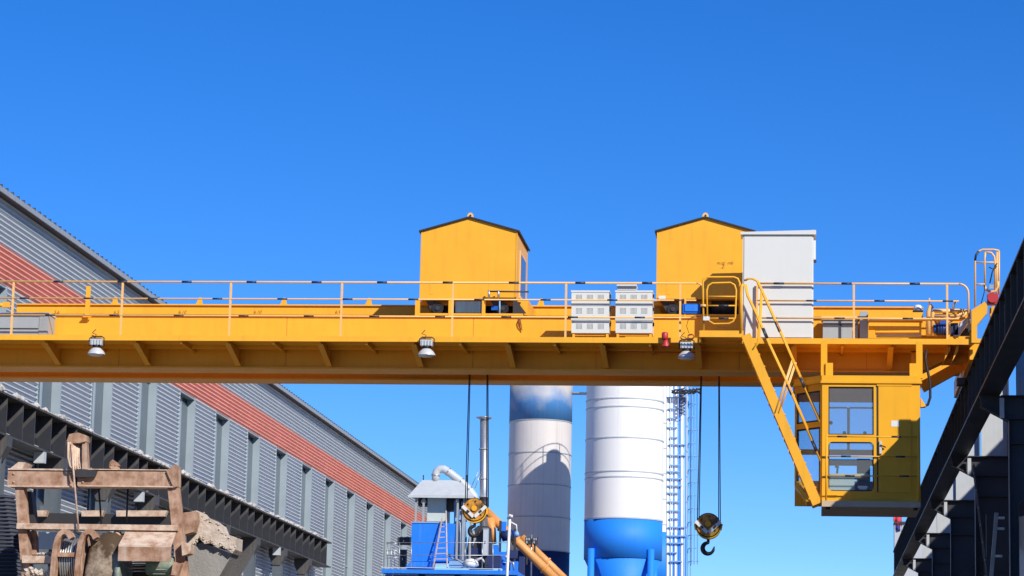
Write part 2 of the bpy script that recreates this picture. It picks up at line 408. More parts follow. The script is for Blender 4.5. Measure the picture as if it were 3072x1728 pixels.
# ------------------------------------------------------------------ right crane runway
rr = thing('crane_runway', (3.6, 70, 0), 'charcoal crane runway girder and portal columns on the shaded side', 'runway')
QY0, QY1 = 31.7, 109.1
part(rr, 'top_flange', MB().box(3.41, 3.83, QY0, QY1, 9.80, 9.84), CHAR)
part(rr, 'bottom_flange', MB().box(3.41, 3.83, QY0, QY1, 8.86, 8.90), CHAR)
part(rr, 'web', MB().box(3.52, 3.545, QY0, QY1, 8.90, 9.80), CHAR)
me_s2 = shared('stiffener', MB().box(3.425, 3.52, -0.012, 0.012, 8.90, 9.80), CHAR)
me_spl = shared('splice_plate', MB().box(3.50, 3.519, -0.35, 0.35, 9.0, 9.7), CHAR2)
me_bolt = shared('splice_bolt', MB().box(3.485, 3.50, -0.018, 0.018, -0.018, 0.018), CHAR2)
for y in (37.9, 48.9, 59.9, 71.0, 82.2):
    q = piece(rr, 'splice_plate', me_spl, (0, y, 0))
    for dy in (-0.28, -0.12, 0.12, 0.28):
        for z in (9.1, 9.35, 9.6): piece(q, 'splice_bolt', me_bolt, (0, y+dy, z))
y = QY0+0.5
while y < QY1:
    piece(rr, 'stiffener', me_s2, (0, y, 0)); y += 1.38
part(rr, 'crane_rail', MB().box(3.58, 3.65, QY0, QY1, 9.84, 9.94), DARKM)
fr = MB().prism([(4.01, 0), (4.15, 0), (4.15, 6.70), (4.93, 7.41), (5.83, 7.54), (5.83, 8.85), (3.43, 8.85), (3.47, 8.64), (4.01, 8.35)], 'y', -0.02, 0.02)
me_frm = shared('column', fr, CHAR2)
me_fl = shared('column_flange', MB().box(3.992, 4.009, -0.15, 0.15, 0, 8.35), CHAR2)
me_fl2 = shared('corbel_flange', MB().bar((3.43, 0, 8.64), (4.0, 0, 8.34), 0.3, 0.02), CHAR2)
me_fl3 = shared('beam_flange', MB().box(3.84, 5.83, -0.15, 0.15, 8.828, 8.849), CHAR2)
me_fl4 = shared('haunch_flange', MB().bar((4.156, 0, 6.69), (4.93, 0, 7.40), 0.27, 0.02).box(4.152, 4.17, -0.13, 0.13, 0, 6.70), CHAR2)
me_rib = shared('web_rib', MB().box(4.01, 5.81, -0.14, 0.14, -0.01, 0.01), CHAR2)
me_up2 = shared('upper_column', MB().box(4.15, 4.77, -0.02, 0.02, 8.852, 11.0), COLG)
me_up3 = shared('upper_flange', MB().box(4.771, 4.805, -0.15, 0.15, 8.852, 11.0), CHAR2)
me_shoe = shared('bearing_shoe', MB().box(3.84, 3.925, -0.05, 0.05, 8.33, 8.73), COLG)
for y in (43.5, 54.6, 65.6, 76.8, 88.0, 99.1):
    c = piece(rr, 'column', me_frm, (0, y, 0))
    for nm, me in (('column_flange', me_fl), ('corbel_flange', me_fl2), ('beam_flange', me_fl3), ('haunch_flange', me_fl4), ('upper_column', me_up2), ('upper_flange', me_up3)):
        piece(c, nm, me, (0, y, 0))
    piece(c, 'bearing_shoe', me_shoe, (-0.03, y-0.2, 0.05))
    for z in (7.89, 8.38):
        piece(c, 'web_rib', me_rib, (0, y, z))

# ladder rail and conduit by the second column
YL = 63.4
a = at(2448, 1168, YL); b = at(2484, 1449, YL)
b = b+(b-a)*0.4
ld = thing('access_ladder', (b.x, YL, b.z), 'dark steel ladder leaning beside the second portal column', 'ladder')
for dy in (-0.18, 0.18):
    part(ld, 'ladder_rail', MB().bar(a+Vector((0, dy, 0)), b+Vector((0, dy, 0)), 0.08, 0.035), CHAR2)
for i in range(9):
    c = a+(b-a)*((i+0.5)/9)
    part(ld, 'rung', MB().bar(c+Vector((0, -0.18, 0)), c+Vector((0, 0.18, 0)), 0.03, 0.03), CHAR)
YU = 60.7
cd = thing('conduit_post', tuple(at(2494, 1449, YU))[:2]+(0,), 'grey conduit post with white insulators on the portal columns', 'post')
a = at(2507, 1290, YU); b = at(2494, 1449, YU)
part(cd, 'post', MB().bar(b+(b-a)*3.2, a, 0.08, 0.08), FASCIA)
for (px, py) in ((2518, 1303), (2518, 1330), (2512, 1399)):
    c = at(px, py, YU)
    part(cd, 'insulator', MB().tube([c+Vector((-0.09, 0, 0)), c+Vector((0.08, 0, 0))], 0.03, 10), STICK)
solo('riser_cupboard', (4.5, 64.8, 0), MB().box(4.2, 4.77, 64.7, 65.0, 0, 7.4).box(4.22, 4.75, 64.68, 64.7, 4.6, 6.0).box(4.22, 4.75, 64.68, 64.7, 6.05, 7.3), CHAR2, 'tall dark steel cupboard between the portal columns', 'cupboard')

# ------------------------------------------------------------------ pale hall on the right and the far block
ph = thing('pale_hall', (9, 60, 0), 'pale grey panelled hall standing behind the dark portal columns', 'building')
me_pp = shared('wall_panel', MB().box(5.85, 5.95, 0, 2.76, 0, 8.82), PANEL)
for k in range(29):
    piece(ph, 'wall_panel', me_pp, (0, 30+k*2.775, 0))
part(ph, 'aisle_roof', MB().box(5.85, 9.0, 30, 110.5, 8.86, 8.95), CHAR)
part(ph, 'main_wall', MB().box(9.0, 26, -30, 52, 0, 14.85), PANEL)
part(ph, 'far_wall', MB().box(9.0, 26, 52.01, 111, 0, 13.8), PANEL)
fb = thing('far_block', (8, 150, 0), 'pale far block beyond the end of the right runway', 'building')
x0, zt = xz(2250, 1327, 140)
part(fb, 'wall', MB().box(x0, 14, 140, 141.2, 0, zt+0.2), PANEL)
part(fb, 'roof_edge', MB().box(x0-0.02, 14, 139.9, 141.3, zt+.201, zt+.3), CHAR)
fx, fz = xz(2249, 1297, 139)
fg = thing('flag', (fx, 139, zt+.31), 'small red flag with a blue corner above the far pale block', 'flag')
part(fg, 'pole', MB().tube([(fx, 139.95, zt+.31), (fx, 139.95, fz+0.25)], 0.02, 6), STEEL)
w = []; n = 8
def flagstrip(z0, z1, u0, u1):
    v = []; f = []
    for i in range(n+1):
        u = u0+(u1-u0)*i/n
        yo = 139.95+0.06*math.sin(u*9); dz = -0.12*u
        v += [(fx+u*0.42, yo, z0+dz), (fx+u*0.42, yo, z1+dz), (fx+u*0.42, yo+0.01, z0+dz), (fx+u*0.42, yo+0.01, z1+dz)]
    for i in range(n):
        o = i*4
        f += [(o, o+4, o+5, o+1), (o+2, o+3, o+7, o+6), (o+1, o+5, o+7, o+3), (o, o+2, o+6, o+4)]
    return MB().add(v, f, True)
part(fg, 'cloth', flagstrip(fz-0.35, fz+0.2, 0.04, 1), FLAGR)
part(fg, 'canton', flagstrip(fz-0.62, fz-0.36, 0.1, 0.95), FLAGB)

# ------------------------------------------------------------------ silos
def ring(cx, cy, r, z, h=0.06, t=0.03, n=48):
    return MB().lathe((cx, cy, z), [(r-0.02, -h/2), (r+t, -h/2), (r+t, h/2), (r-0.02, h/2)], n, smooth=False, caps=False)
def silo(name, cx, cy, r, z_cone, z_blue, z_top, top_band, rings, white, blue, label, group, legs=True):
    s = thing(name, (cx, cy, 0), label, 'silo', group)
    part(s, 'blue_base_ring', MB().lathe((cx, cy, 0), [(r, z_cone), (r, z_blue)], 64), blue)
    part(s, 'shell', MB().lathe((cx, cy, 0), [(r, z_blue+0.002), (r, top_band if top_band else z_top)], 64, caps=False), white)
    if top_band:
        part(s, 'faded_top_band', MB().lathe((cx, cy, 0), [(r+0.012, top_band), (r+0.012, z_top)], 64), FADED)
    part(s, 'roof', MB().lathe((cx, cy, 0), [(r+0.05, z_top), (r+0.05, z_top+0.08), (0.4, z_top+0.75), (0.02, z_top+0.8)], 48), white)
    part(s, 'cone', MB().lathe((cx, cy, 0), [(0.3, z_cone-3.4), (r-0.03, z_cone-0.002)], 48, smooth=True), blue)
    for z in rings:
        part(s, 'seam', ring(cx, cy, r, z), LGREY if white is SILOW else GREYBOX)
    for sx, sy in ((-0.72, -0.72), (0.72, -0.72), (0.72, 0.72), (-0.72, 0.72)):
        part(s, 'leg', MB().tube([(cx+sx*(r+0.1), cy+sy*(r+0.1), 0), (cx+sx*(r+0.1), cy+sy*(r+0.1), z_cone+0.45)], 0.17, 14), blue)
    # filter house and guard rail on the roof
    part(s, 'filter_drum', MB().lathe((cx+0.2, cy-0.3, z_top+0.5), [(0.48, 0), (0.48, 1.5), (0.1, 1.75)], 20), white)
    gr = MB()
    for z in (z_top+0.55, z_top+1.1):
        gr.tube([(cx+(r)*math.cos(t*math.pi/16), cy+r*math.sin(t*math.pi/16), z) for t in range(33)], 0.025, 6)
    part(s, 'guard_rail', gr, STEEL)
    for t in range(12):
        an = t*math.pi/6
        part(s, 'rail_post', MB().tube([(cx+r*math.cos(an), cy+r*math.sin(an), z_top), (cx+r*math.cos(an), cy+r*math.sin(an), z_top+1.1)], 0.025, 6), STEEL)
    return s
def zof(px, py, Y): return at(px, py, Y).z
Y2 = 134.0
xl, xr = at(1471, 1200, Y2+1.5).x, at(1671, 1200, Y2+1.5).x
c2x, r2 = (xl+xr)/2-0.02, (xr-xl)/2*0.98
s2 = silo('cement_silo', c2x, Y2+1.5, r2, zof(1570, 1402, Y2-.5), zof(1570, 1300, Y2-.5), 21.6, None,
     [zof(1570, y, Y2-.5) for y in (1000, 1021, 1099, 1184, 1198, 1302)], SILOW, SILOB, 'bright white cement silo with blue base and cone, in the middle', 'cement silos')
Y1 = 159.0
xl, xr = at(1279, 1200, Y1+1).x, at(1436, 1200, Y1+1).x
c1x, r1 = (xl+xr)/2, (xr-xl)/2
s1 = silo('cement_silo', c1x, Y1+1.0, r1, 9.0, zof(1360, 1383, Y1-1), 23.5, zof(1360, 1055, Y1-1),
     [zof(1360, y, Y1-1) for y in (1054, 1136, 1217, 1298, 1383)], SILOC, NAVYB, 'old cream cement silo with faded blue top, left of the brighter one', 'cement silos')
Y3 = 151.1
s3r = at(1729, 1200, Y3).x
s3 = silo('cement_silo', s3r-1.98, Y3, 1.98, 10.5, zof(1700, 1345, Y3), 23.6, None, [14.2, 15.6, 17.0, 18.4, 19.8], SILOW, SILOB, 'white cement silo mostly hidden behind the bright middle one', 'cement silos')
# crossover catwalk between the silo tops
solo('roof_catwalk', (c2x-2.4, Y2, 21), MB().box(at(1437, 986, Y2+1.2).x, c2x-r2+0.1, Y2+1.2, Y2+1.9, zof(1450, 986, Y2+1.2)-0.06, zof(1450, 986, Y2+1.2)), STEEL, 'short steel catwalk joining the tops of the two silos', 'catwalk')

# filling pipes and caged ladder beside the bright silo
fp = thing('filling_pipes', (-6.4, 133, 0), 'white filling pipes clamped up the side of the bright silo', 'pipework')
YP = 136.6
for (px0, px1, rad, m) in ((1680, 1679, 0.075, SILOW), (1690, 1689, 0.05, SILOW), (1700, 1699, 0.065, SILOW), (1709, 1708, 0.05, SILOB), (1716, 1715, 0.075, SILOW), (1722, 1721, 0.05, PALEB), (1685, 1684, 0.03, PALEB), (1695, 1694.5, 0.035, SILOB), (1704.5, 1704, 0.025, PALEB), (1712.5, 1712, 0.03, SILOB), (1726, 1725, 0.03, SILOB)):
    a = at(px0, 950, YP); b = at(px1, 1440, YP)
    part(fp, 'pipe', MB().tube([a, b, Vector((b.x, YP, 0.1))], rad, 10), m)
for py in (1000, 1028, 1052, 1075, 1100, 1118, 1145, 1170, 1186, 1204, 1222, 1240, 1262, 1285, 1304, 1326, 1348, 1366, 1390, 1412):
    j = random.uniform(-8, 8); a = at(1674+random.uniform(0, 14), py, YP-0.12); b = at(1712+random.uniform(-10, 14), py, YP-0.12)
    part(fp, 'clamp', MB().box(a.x, b.x, YP-0.17, YP-0.07, a.z-0.03, a.z+0.03), PALEB)
part(fp, 'hose_coil', MB().tube([at(1716, 975, YP-.3)+Vector((0.14*math.cos(i*0.8), 0.14*math.sin(i*0.8), -i*0.022)) for i in range(64)], 0.03, 6), NAVYB)
cl = thing('caged_ladder', (-5.6, 133.4, 0), 'thin blue caged ladder rising right of the filling pipes', 'ladder')
for px in (1731, 1738):
    a = at(px, 960, YP+.2); b = at(px-1, 1445, YP+.2)
    part(cl, 'ladder_rail', MB().tube([a, b, Vector((b.x, YP+.2, 0.1))], 0.03, 6), PALEB)
for i in range(14):
    py = 985+i*33
    a = at(1731, py, YP+.2); b = at(1751+(i % 2)*6, py-2, YP+.2)
    part(cl, 'cage_hoop', MB().tube([a, a+(b-a)*0.5+Vector((0, -0.3, 0.02)), b], 0.022, 6), PALEB)
for px in (1742, 1749, 1757):
    a = at(px, 975, YP+.1); b = at(px-3, 1420, YP+.1)
    part(cl, 'cage_strap', MB().tube([a, b], 0.016, 6), PALEB)
tg = MB(); rnd = random.Random(5)
for k in range(4):
    pts = [at(1690+i*9, 983+rnd.uniform(-5, 8), YP-.5) for i in range(9)]
    tg.tube(pts, 0.05, 6)
solo('cable_festoon', (-6, 132.7, 19), tg, BLACK, 'tangled black cable slung over the filling pipes near the top', 'cable')

# ------------------------------------------------------------------ batching plant between the hall and the silos
YB = 121.0
def bxp(px0, px1, py0, py1, y0, y1, mb=None, Y=None):
    """box whose front face spans the given sight lines at depth Y (default its front)"""
    Y = Y or y0
    a = at(px0, py0, Y); b = at(px1, py1, Y)
    return (mb or MB()).box(a.x, b.x, y0, y1, b.z, a.z)
bp_ = thing('plant_platform', (-16, YB+3, 0), 'blue steel platform of the mixing plant with a thin guard rail', 'platform')
part(bp_, 'deck', bxp(960, 1300, 1431, 1446, YB, YB+7), PLANTB)
part(bp_, 'deck_edge', bxp(958, 1262, 1427.5, 1430.5, YB-0.05, YB+0.1), STICK)
part(bp_, 'under_beam', bxp(990, 1290, 1447, 1475, YB+0.6, YB+0.9), NAVYB)
for px in (975, 1060, 1150, 1235, 1290):
    a = at(px, 1446, YB+0.8)
    part(bp_, 'leg', MB().box(a.x-0.14, a.x+0.14, YB+0.9, YB+1.18, 0, a.z), PLANTB)
for py in (1365, 1397):
    part(bp_, 'rail', MB().tube([at(972, py, YB+.1), at(1275, py, YB+.1)], 0.016, 6), STEEL)
for px in (1005, 1035, 1170, 1213, 1240):
    part(bp_, 'rail_post', MB().tube([at(px, 1364, YB+.1), at(px, 1430, YB+.1)], 0.018, 6), STEEL)

hp = thing('weigh_hopper', (-17, YB+2, 10), 'bright blue sloping weigh hopper on the plant platform', 'hopper')
def poly(pts, Y): return [xz(x, y, Y) for x, y in pts]
part(hp, 'body', MB().prism(poly([(1036, 1316), (1108, 1314), (1092, 1372), (1083, 1412), (1033, 1412)], YB+1.5), 'y', YB+1.5, YB+3.2), PLANTB)
part(hp, 'rim', bxp(1034, 1110, 1312, 1316, YB+1.46, YB+3.24), PALEB)
part(hp, 'chute', MB().prism(poly([(1033, 1413), (1083, 1413), (1078, 1428), (1018, 1428)], YB+1.3), 'y', YB+1.3, YB+3.0), PLANTB)
part(hp, 'side_chute', MB().prism(poly([(1109, 1314), (1146, 1318), (1140, 1412), (1085, 1412), (1094, 1372)], YB+2.2), 'y', YB+2.2, YB+3.6), PLANTB)

hd = thing('hooded_cabin', (-16.4, YB+3, 10), 'small plant cabin under a grey hipped canopy on thin posts', 'cabin')
yA, yC = YB+2.0, YB+4.6
a = at(1028, 1246, yA); b = at(1192, 1246, yA); t0 = at(1062, 1207, yA+1); t1 = at(1150, 1207, yA+1)
zc = a.z; zt_ = t0.z
canopy = MB().add([(a.x, yA, zc), (b.x, yA, zc), (b.x, yC, zc), (a.x, yC, zc), (t0.x, yA+1.1, zt_), (t1.x, yA+1.1, zt_), (t1.x, yC-1.1, zt_), (t0.x, yC-1.1, zt_)],
                 [(0,1,5,4),(1,2,6,5),(2,3,7,6),(3,0,4,7),(4,5,6,7),(3,2,1,0)])
part(hd, 'canopy', canopy, LGREY)
part(hd, 'canopy_lip', MB().box(a.x-.02, b.x+.02, yA-.03, yA-.005, zc-0.1, zc+0.02), LGREY)
for px in (1047, 1066, 1152, 1168, 1185):
    p = at(px, 1248, yA+.2)
    part(hd, 'post', MB().box(p.x-0.045, p.x+0.045, yA+.2, yA+.29, 9.9, zc), FASCIA)
part(hd, 'cabin_box', bxp(1076, 1121, 1244, 1312, yA+.7, yA+2.2), PGREEN)
part(hd, 'side_unit', bxp(1052, 1075, 1252, 1272, yA+.8, yA+1.6), DARKM)
part(hd, 'fan_guard', MB().disc_y(xz(1066, 1262, yA+.79), 0.12, yA+.74, yA+.8), STEEL)
for i, (x0, x1, y0, y1) in enumerate(((1126, 1142, 1252, 1285), (1144, 1151, 1262, 1300), (1155, 1166, 1250, 1280), (1157, 1170, 1285, 1310), (1172, 1183, 1258, 1300))):
    part(hd, 'filter_unit', bxp(x0, x1, y0, y1, yA+.9+i*.1, yA+1.6+i*.1), (DARKM, STEEL, DARKM, GREYBOX, STEEL)[i])
for px in (1065, 1145, 1175):
    p = at(px, 1206, yA+1.2)
    part(hd, 'vent_stub', MB().tube([(p.x, yA+1.2, p.z-.15), (p.x, yA+1.2, p.z+.2)], 0.03, 6), DARKM)

dp = [at(1096, 1212, yA+1.2), at(1096, 1196, yA+1.2), at(1099, 1186, yA+1.2), at(1106, 1180, yA+1.2), at(1116, 1180, yA+1.2), at(1128, 1187, yA+1.2), at(1160, 1212, yA+1.2), at(1180, 1232, yA+1.2), at(1192, 1248, yA+1.2), at(1197, 1266, yA+1.2)]
du = thing('exhaust_duct', tuple(dp[0]), 'bent grey exhaust duct rising from the cabin canopy', 'duct')
part(du, 'duct', MB().tube(dp, 0.185, 16), LGREY)
for i in (1, 5, 6, 7):
    d = (dp[i+1]-dp[i-1]).normalized()
    part(du, 'clamp_ring', MB().tube([dp[i]-d*0.03, dp[i]+d*0.03], 0.205, 16), STEEL)
YC = YB+4
ch = thing('chimney', tuple(at(1217, 1430, YC)), 'slim shiny steel chimney with a flat flared cap', 'chimney')
tp = at(1218, 1050, YC); bt = at(1216, 1430, YC)
part(ch, 'flue', MB().tube([bt, tp], 0.19, 20), STEEL)
part(ch, 'cap', MB().lathe(tp, [(0.2, -0.12), (0.38, -0.03), (0.38, 0.0), (0.05, 0.06)], 20), STEEL)
for py in (1130, 1205, 1250):
    p = at(1217, py, YC); part(ch, 'flange_ring', MB().lathe(p, [(0.19, -0.03), (0.22, -0.03), (0.22, 0.03), (0.19, 0.03)], 20, caps=False), FASCIA)
part(ch, 'soot_sleeve', MB().tube([at(1217, 1252, YC), at(1216.5, 1300, YC)], 0.20, 20), DARKM)
for (p, q) in (((1187, 1222), (1206, 1180)), ((1195, 1228), (1208, 1192))):
    part(ch, 'stay', MB().tube([at(*p, YC-.3), at(*q, YC-.2)], 0.02, 6), STEEL)

# wooden ladder
wl = thing('wooden_ladder', tuple(at(1107, 1430, YB+1)), 'pale wooden ladder leaning against the blue weigh hopper', 'ladder')
l0, l1 = at(1090, 1428, YB+.7), at(1112, 1304, YB+1.4)
r0, r1 = at(1125, 1428, YB+.7), at(1122, 1285, YB+1.4)
part(wl, 'stile', MB().bar(l0, l1, 0.05, 0.05), WOOD); part(wl, 'stile', MB().bar(r0, r1, 0.05, 0.05), WOOD)
for i in range(9):
    t = (i+0.6)/9.2
    rt = r0+(at(1122, 1302, YB+1.4)-r0)*t
    part(wl, 'rung', MB().bar(l0+(l1-l0)*t, rt, 0.04, 0.04), WOOD)

# grey dust tank, dark mixer housing, bagged goods
dt = thing('dust_tank', tuple(at(1156, 1430, YB+3)), 'bluish grey dust tank beside the chimney foot', 'tank')
p = at(1157, 1316, YB+3); q = at(1157, 1430, YB+3)
part(dt, 'tank', MB().lathe((p.x, YB+3, 0), [(0.32, q.z), (0.34, p.z-0.5), (0.3, p.z), (0.1, p.z+0.15)], 24), GREYBOX)
for px in (1144, 1153, 1162, 1170):
    part(dt, 'riser', MB().tube([at(px, 1262, YB+2.5), at(px-1, 1430, YB+2.5)], 0.035, 8), PALEB)
mh = thing('mixer_housing', tuple(at(1195, 1430, YB+2.6)), 'dark dusty mixer housing with a worn hatch on the platform', 'mixer')
part(mh, 'housing', MB().prism(poly([(1181, 1340), (1203, 1322), (1228, 1324), (1232, 1428), (1172, 1428), (1174, 1380)], YB+2.6), 'y', YB+2.6, YB+4), CHAR)
part(mh, 'hatch', bxp(1177, 1212, 1378, 1396, YB+2.52, YB+2.6), NAVYB)
part(mh, 'hatch', bxp(1177, 1216, 1400, 1414, YB+2.52, YB+2.6), CHAR2)
part(mh, 'inspection_pipe', MB().tube([at(1190, 1335, YB+2.5), at(1194, 1356, YB+2.5), at(1188, 1374, YB+2.5)], 0.06, 8), FASCIA)
bgs = thing('white_sack', tuple(at(1184, 1426, YB+.6)), 'white lumpy sack lying on the edge of the blue platform', 'sack')
sk = MB(); rnd = random.Random(11)
p = at(1184, 1415, YB+.6)
sk.lathe((p.x, YB+.7, p.z-0.22), [(0.28, 0), (0.36, 0.1), (0.34, 0.24), (0.2, 0.36), (0.05, 0.40)], 12)
for v in sk.v: v += Vector((rnd.uniform(-.03, .03), rnd.uniform(-.03, .03), rnd.uniform(-.03, .03)))
part(bgs, 'bag', sk, STICK)
part(bgs, 'tied_end', MB().tube([(p.x+.2, YB+.7, p.z+.1), (p.x+.5, YB+.6, p.z+.2), (p.x+.62, YB+.6, p.z+.02)], 0.07, 8, r_end=0.03), STICK)
for i, (x0, x1, y0, y1, m) in enumerate(((1225, 1258, 1398, 1428, NAVYB), (1130, 1165, 1410, 1428, PALEB), (1240, 1252, 1372, 1398, PLANTB))):
    o = thing('control_box', tuple(at((x0+x1)/2, y1, YB+1.2)), ('navy blue control box beside the white sack', 'pale blue pump case at the foot of the wooden ladder', 'bright blue control box under the upper conveyor spout')[i], 'box', 'boxes on the plant platform')
    part(o, 'case', bxp(x0, x1, y0, y1, YB+1.2, YB+1.7), m)
    part(o, 'lid', bxp(x0-1, x1+1, y0-1.5, y0-.1, YB+1.17, YB+1.73), PALEB)
ww = MB(); rnd = random.Random(21)

# left railing cluster in front of the hall wall
sr = thing('stair_rail', tuple(at(985, 1430, YB+1)), 'thin grey stair railing left of the blue weigh hopper', 'railing')
for px in (975, 984, 993):
    part(sr, 'baluster', MB().tube([at(px, 1368+(px-975)*.3, YB+1), at(px, 1428, YB+1)], 0.02, 6), STEEL)
for d in (0, 18, 36):
    part(sr, 'rail', MB().tube([at(972, 1368+d, YB+1), at(1003, 1366+d, YB+1)], 0.02, 6), STEEL)

# orange screw conveyors
YS = 126.0
def conveyor(p0, p1, rad, Y, label, fl):
    a, b = at(*p0, Y), at(*p1, Y)
    o = thing('screw_conveyor', tuple(b), label, 'conveyor', 'orange screw conveyors')
    part(o, 'tube', MB().tube([a, b], rad, 18), ORANGE)
    d = (b-a).normalized()
    for t in fl:
        c = a+(b-a)*t
        part(o, 'flange', MB().tube([c-d*0.04, c+d*0.04], rad+0.06, 18), ORANGE)
    return o, a, b
o, a, b = conveyor((1208, 1272), (1425, 1484), 0.21, YS, 'lit orange screw conveyor sloping down from the plant', (0.04, 0.25, 0.42, 0.75))
part(o, 'end_plate', MB().tube([a-(b-a).normalized()*0.08, a], 0.25, 18), ORANGE)
sp = [at(1232, 1306, YS-.2), at(1238, 1335, YS-.3), at(1243, 1368, YS-.3)]
part(o, 'discharge_spout', MB().tube(sp, 0.24, 12, r_end=0.12), ORANGE)
part(o, 'drive_motor', MB().tube([at(1224, 1300, YS-.5), at(1216, 1320, YS-.5)], 0.13, 12), ORANGE)
conveyor((1312, 1352), (1440, 1476), 0.19, YS+2.2, 'shaded orange screw conveyor behind the lit one', (0.1, 0.5))
gb = thing('conveyor_drive', tuple(at(1275, 1370, YS-.6)), 'dark blue drive motor clamped on the lit screw conveyor', 'motor')
part(gb, 'gearbox', MB().tube([at(1262, 1350, YS-.6), at(1290, 1344, YS-.6)], 0.24, 14), NAVYB)
part(gb, 'motor', MB().tube([at(1291, 1344, YS-.6), at(1301, 1342, YS-.6)], 0.18, 14), BLUEM)
part(gb, 'top_valve', bxp(1259, 1272, 1312, 1336, YS-.7, YS-.4), PLANTB)
part(gb, 'support_frame', bxp(1256, 1259, 1310, 1449, YS-.75, YS-.7, bxp(1293, 1296, 1330, 1449, YS-.75, YS-.7)), CHAR)
# blue equipment under the conveyor
ue = thing('blue_skid', tuple(at(1290, 1449, YS-1.5)), 'cluttered blue pump skid below the conveyor drive', 'skid')
rnd = random.Random(8)
for i, (x0, x1, y0, y1) in enumerate(((1252, 1278, 1388, 1412), (1282, 1300, 1384, 1404), (1256, 1270, 1415, 1440), (1284, 1303, 1412, 1446), (1306, 1318, 1400, 1449))):
    part(ue, 'pump_case', bxp(x0, x1, y0, y1, YS-1.5+i*.1, YS-1.1+i*.1), (PLANTB, NAVYB, BLUEM, PLANTB, NAVYB)[i])
for i in range(7):
    x = rnd.uniform(1252, 1312); y = rnd.uniform(1390, 1440)
    part(ue, 'pipe', MB().tube([at(x, y, YS-1.8), at(x+rnd.uniform(-8, 12), y+6, YS-1.8), at(x+rnd.uniform(-6, 12), y+22, YS-1.8)], 0.05, 8), (PALEB, BLUEM, STEEL)[i % 3])
# white lamp pole
lp = thing('lamp_pole', tuple(at(1276, 1460, 118)), 'white pole with a short arm and lamp, before the conveyors', 'pole')
a, b = at(1283, 1294, 118), at(1275, 1460, 118)
part(lp, 'pole', MB().tube([Vector((b.x, 118, 0)), b, a], 0.062, 12), STICK)
part(lp, 'arm', MB().tube([at(1282, 1312, 118), at(1299, 1321, 118), at(1300, 1337, 118)], 0.035, 8), STICK)
part(lp, 'lamp_shade', MB().lathe(at(1300, 1345, 118), [(0.12, -0.06), (0.1, 0.06), (0.05, 0.16)], 14), PALEB)
part(lp, 'camera', MB().tube([at(1283, 1300, 117.9), at(1290, 1298, 117.9)], 0.06, 10), STICK)
# signal frame in front of the old silo
sf = thing('reflector_stand', tuple(at(1338, 1400, YS+1)), 'black bracket frame with square boxes before the old silo', 'stand')
for (x0, x1) in ((1321, 1335), (1340, 1352)):
    part(sf, 'box', bxp(x0, x1, 1351, 1369, YS+1, YS+1.3), CHAR)
    for (u0, u1, v0, v1) in ((x0+2, (x0+x1)/2-1, 1353, 1359), ((x0+x1)/2+1, x1-2, 1353, 1359), (x0+2, (x0+x1)/2-1, 1361, 1367)):
        part(sf, 'reflector', bxp(u0, u1, v0, v1, YS+.97, YS+.999), GREYBOX)
for px in (1324, 1343):
    part(sf, 'stand', bxp(px, px+3, 1369, 1420, YS+1.1, YS+1.2), CHAR)
part(sf, 'post', MB().tube([at(1337, 1345, YS+1.2), at(1336, 1449, YS+1.2)], 0.04, 8), STEEL)

# odds and ends standing on the platform
for (x0, x1, y0, y1, d, m, nm, lb, ct) in (
    (1004, 1020, 1384, 1428, 2.4, CHAR, 'switch_cabinet', 'dark switch cabinet left of the blue weigh hopper', 'cabinet'),
    (1000, 1031, 1352, 1370, 3.2, CHAR2, 'cable_tray', 'dark cable tray behind the rail left of the blue hopper', 'tray'),
    (1216, 1226, 1330, 1396, 2.2, LGREY, 'dust_pipe', 'pale dusty downpipe right of the dark mixer housing', 'pipe')):
    o = thing(nm, tuple(at((x0+x1)/2, y1, YB+d)), lb, ct)
    part(o, 'case', bxp(x0, x1, y0, y1, YB+d, YB+d+.4), m)
    part(o, 'cap', bxp(x0-1.5, x1+1.5, y0-2, y0-.1, YB+d-.03, YB+d+.43), GREYBOX)
    part(o, 'handle', bxp((x0+x1)/2-1, (x0+x1)/2+1, (y0+y1)/2-3, (y0+y1)/2+3, YB+d-.05, YB+d-.002), STEEL)
hz_ = thing('air_hose', tuple(at(1140, 1426, YB+.8)), 'grey air hose trailing over the platform by the wooden ladder', 'hose')
part(hz_, 'hose', MB().tube([at(1132, 1398, YB+.8), at(1140, 1406, YB+.8), at(1152, 1408, YB+.7), at(1163, 1416, YB+.7), at(1172, 1427, YB+.6)], 0.04, 8), FASCIA)
part(hz_, 'coupling', MB().tube([at(1129, 1395, YB+.8), at(1133, 1399, YB+.8)], 0.06, 8), DARKM)

# ================================================================== THE OVERHEAD CRANE
YR = 58.0          # railing plane
YG = 59.4          # front girder web
WZ = 10.47         # walkway floor
GT, GB = zof(900, 794, YG), zof(900, 930, YG)
GM = GT-0.03
YS2 = YG+2.62         # far cable beam
FT, FB = zof(900, 770.5, YS2), GT-0.25
GX0, GX1 = -21.3, at(2322, 800, YG).x
br = thing('bridge_crane', (-8, 60.5, GB), 'long yellow overhead travelling crane bridge spanning the picture', 'crane')
XT = at(2318, 979, YG).x
def girder(y0, y1, nm):
    web = MB().prism([(GX0, GB+0.04), (XT, GB+0.04), (XT+0.45, GB+0.26), (3.42, GB+0.26), (3.42, GM), (GX0, GM)], 'y', y0, y1)
    g = part(br, nm, web, YEL)
    part(g, 'top_flange', MB().box(GX0, 3.42, y0-0.05, y1+0.05, GM+0.002, GT), YEL)
    part(g, 'bottom_flange', MB().box(GX0, XT, y0-0.09, y1+0.09, GB, GB+0.038), YEL)
    part(g, 'trolley_rail', MB().box(GX0+0.8, GX1, (y0+y1)/2-0.03, (y0+y1)/2+0.03, GT, GT+0.06), DARKM)
    return g
g1 = girder(YG, YG+0.6, 'front_girder')
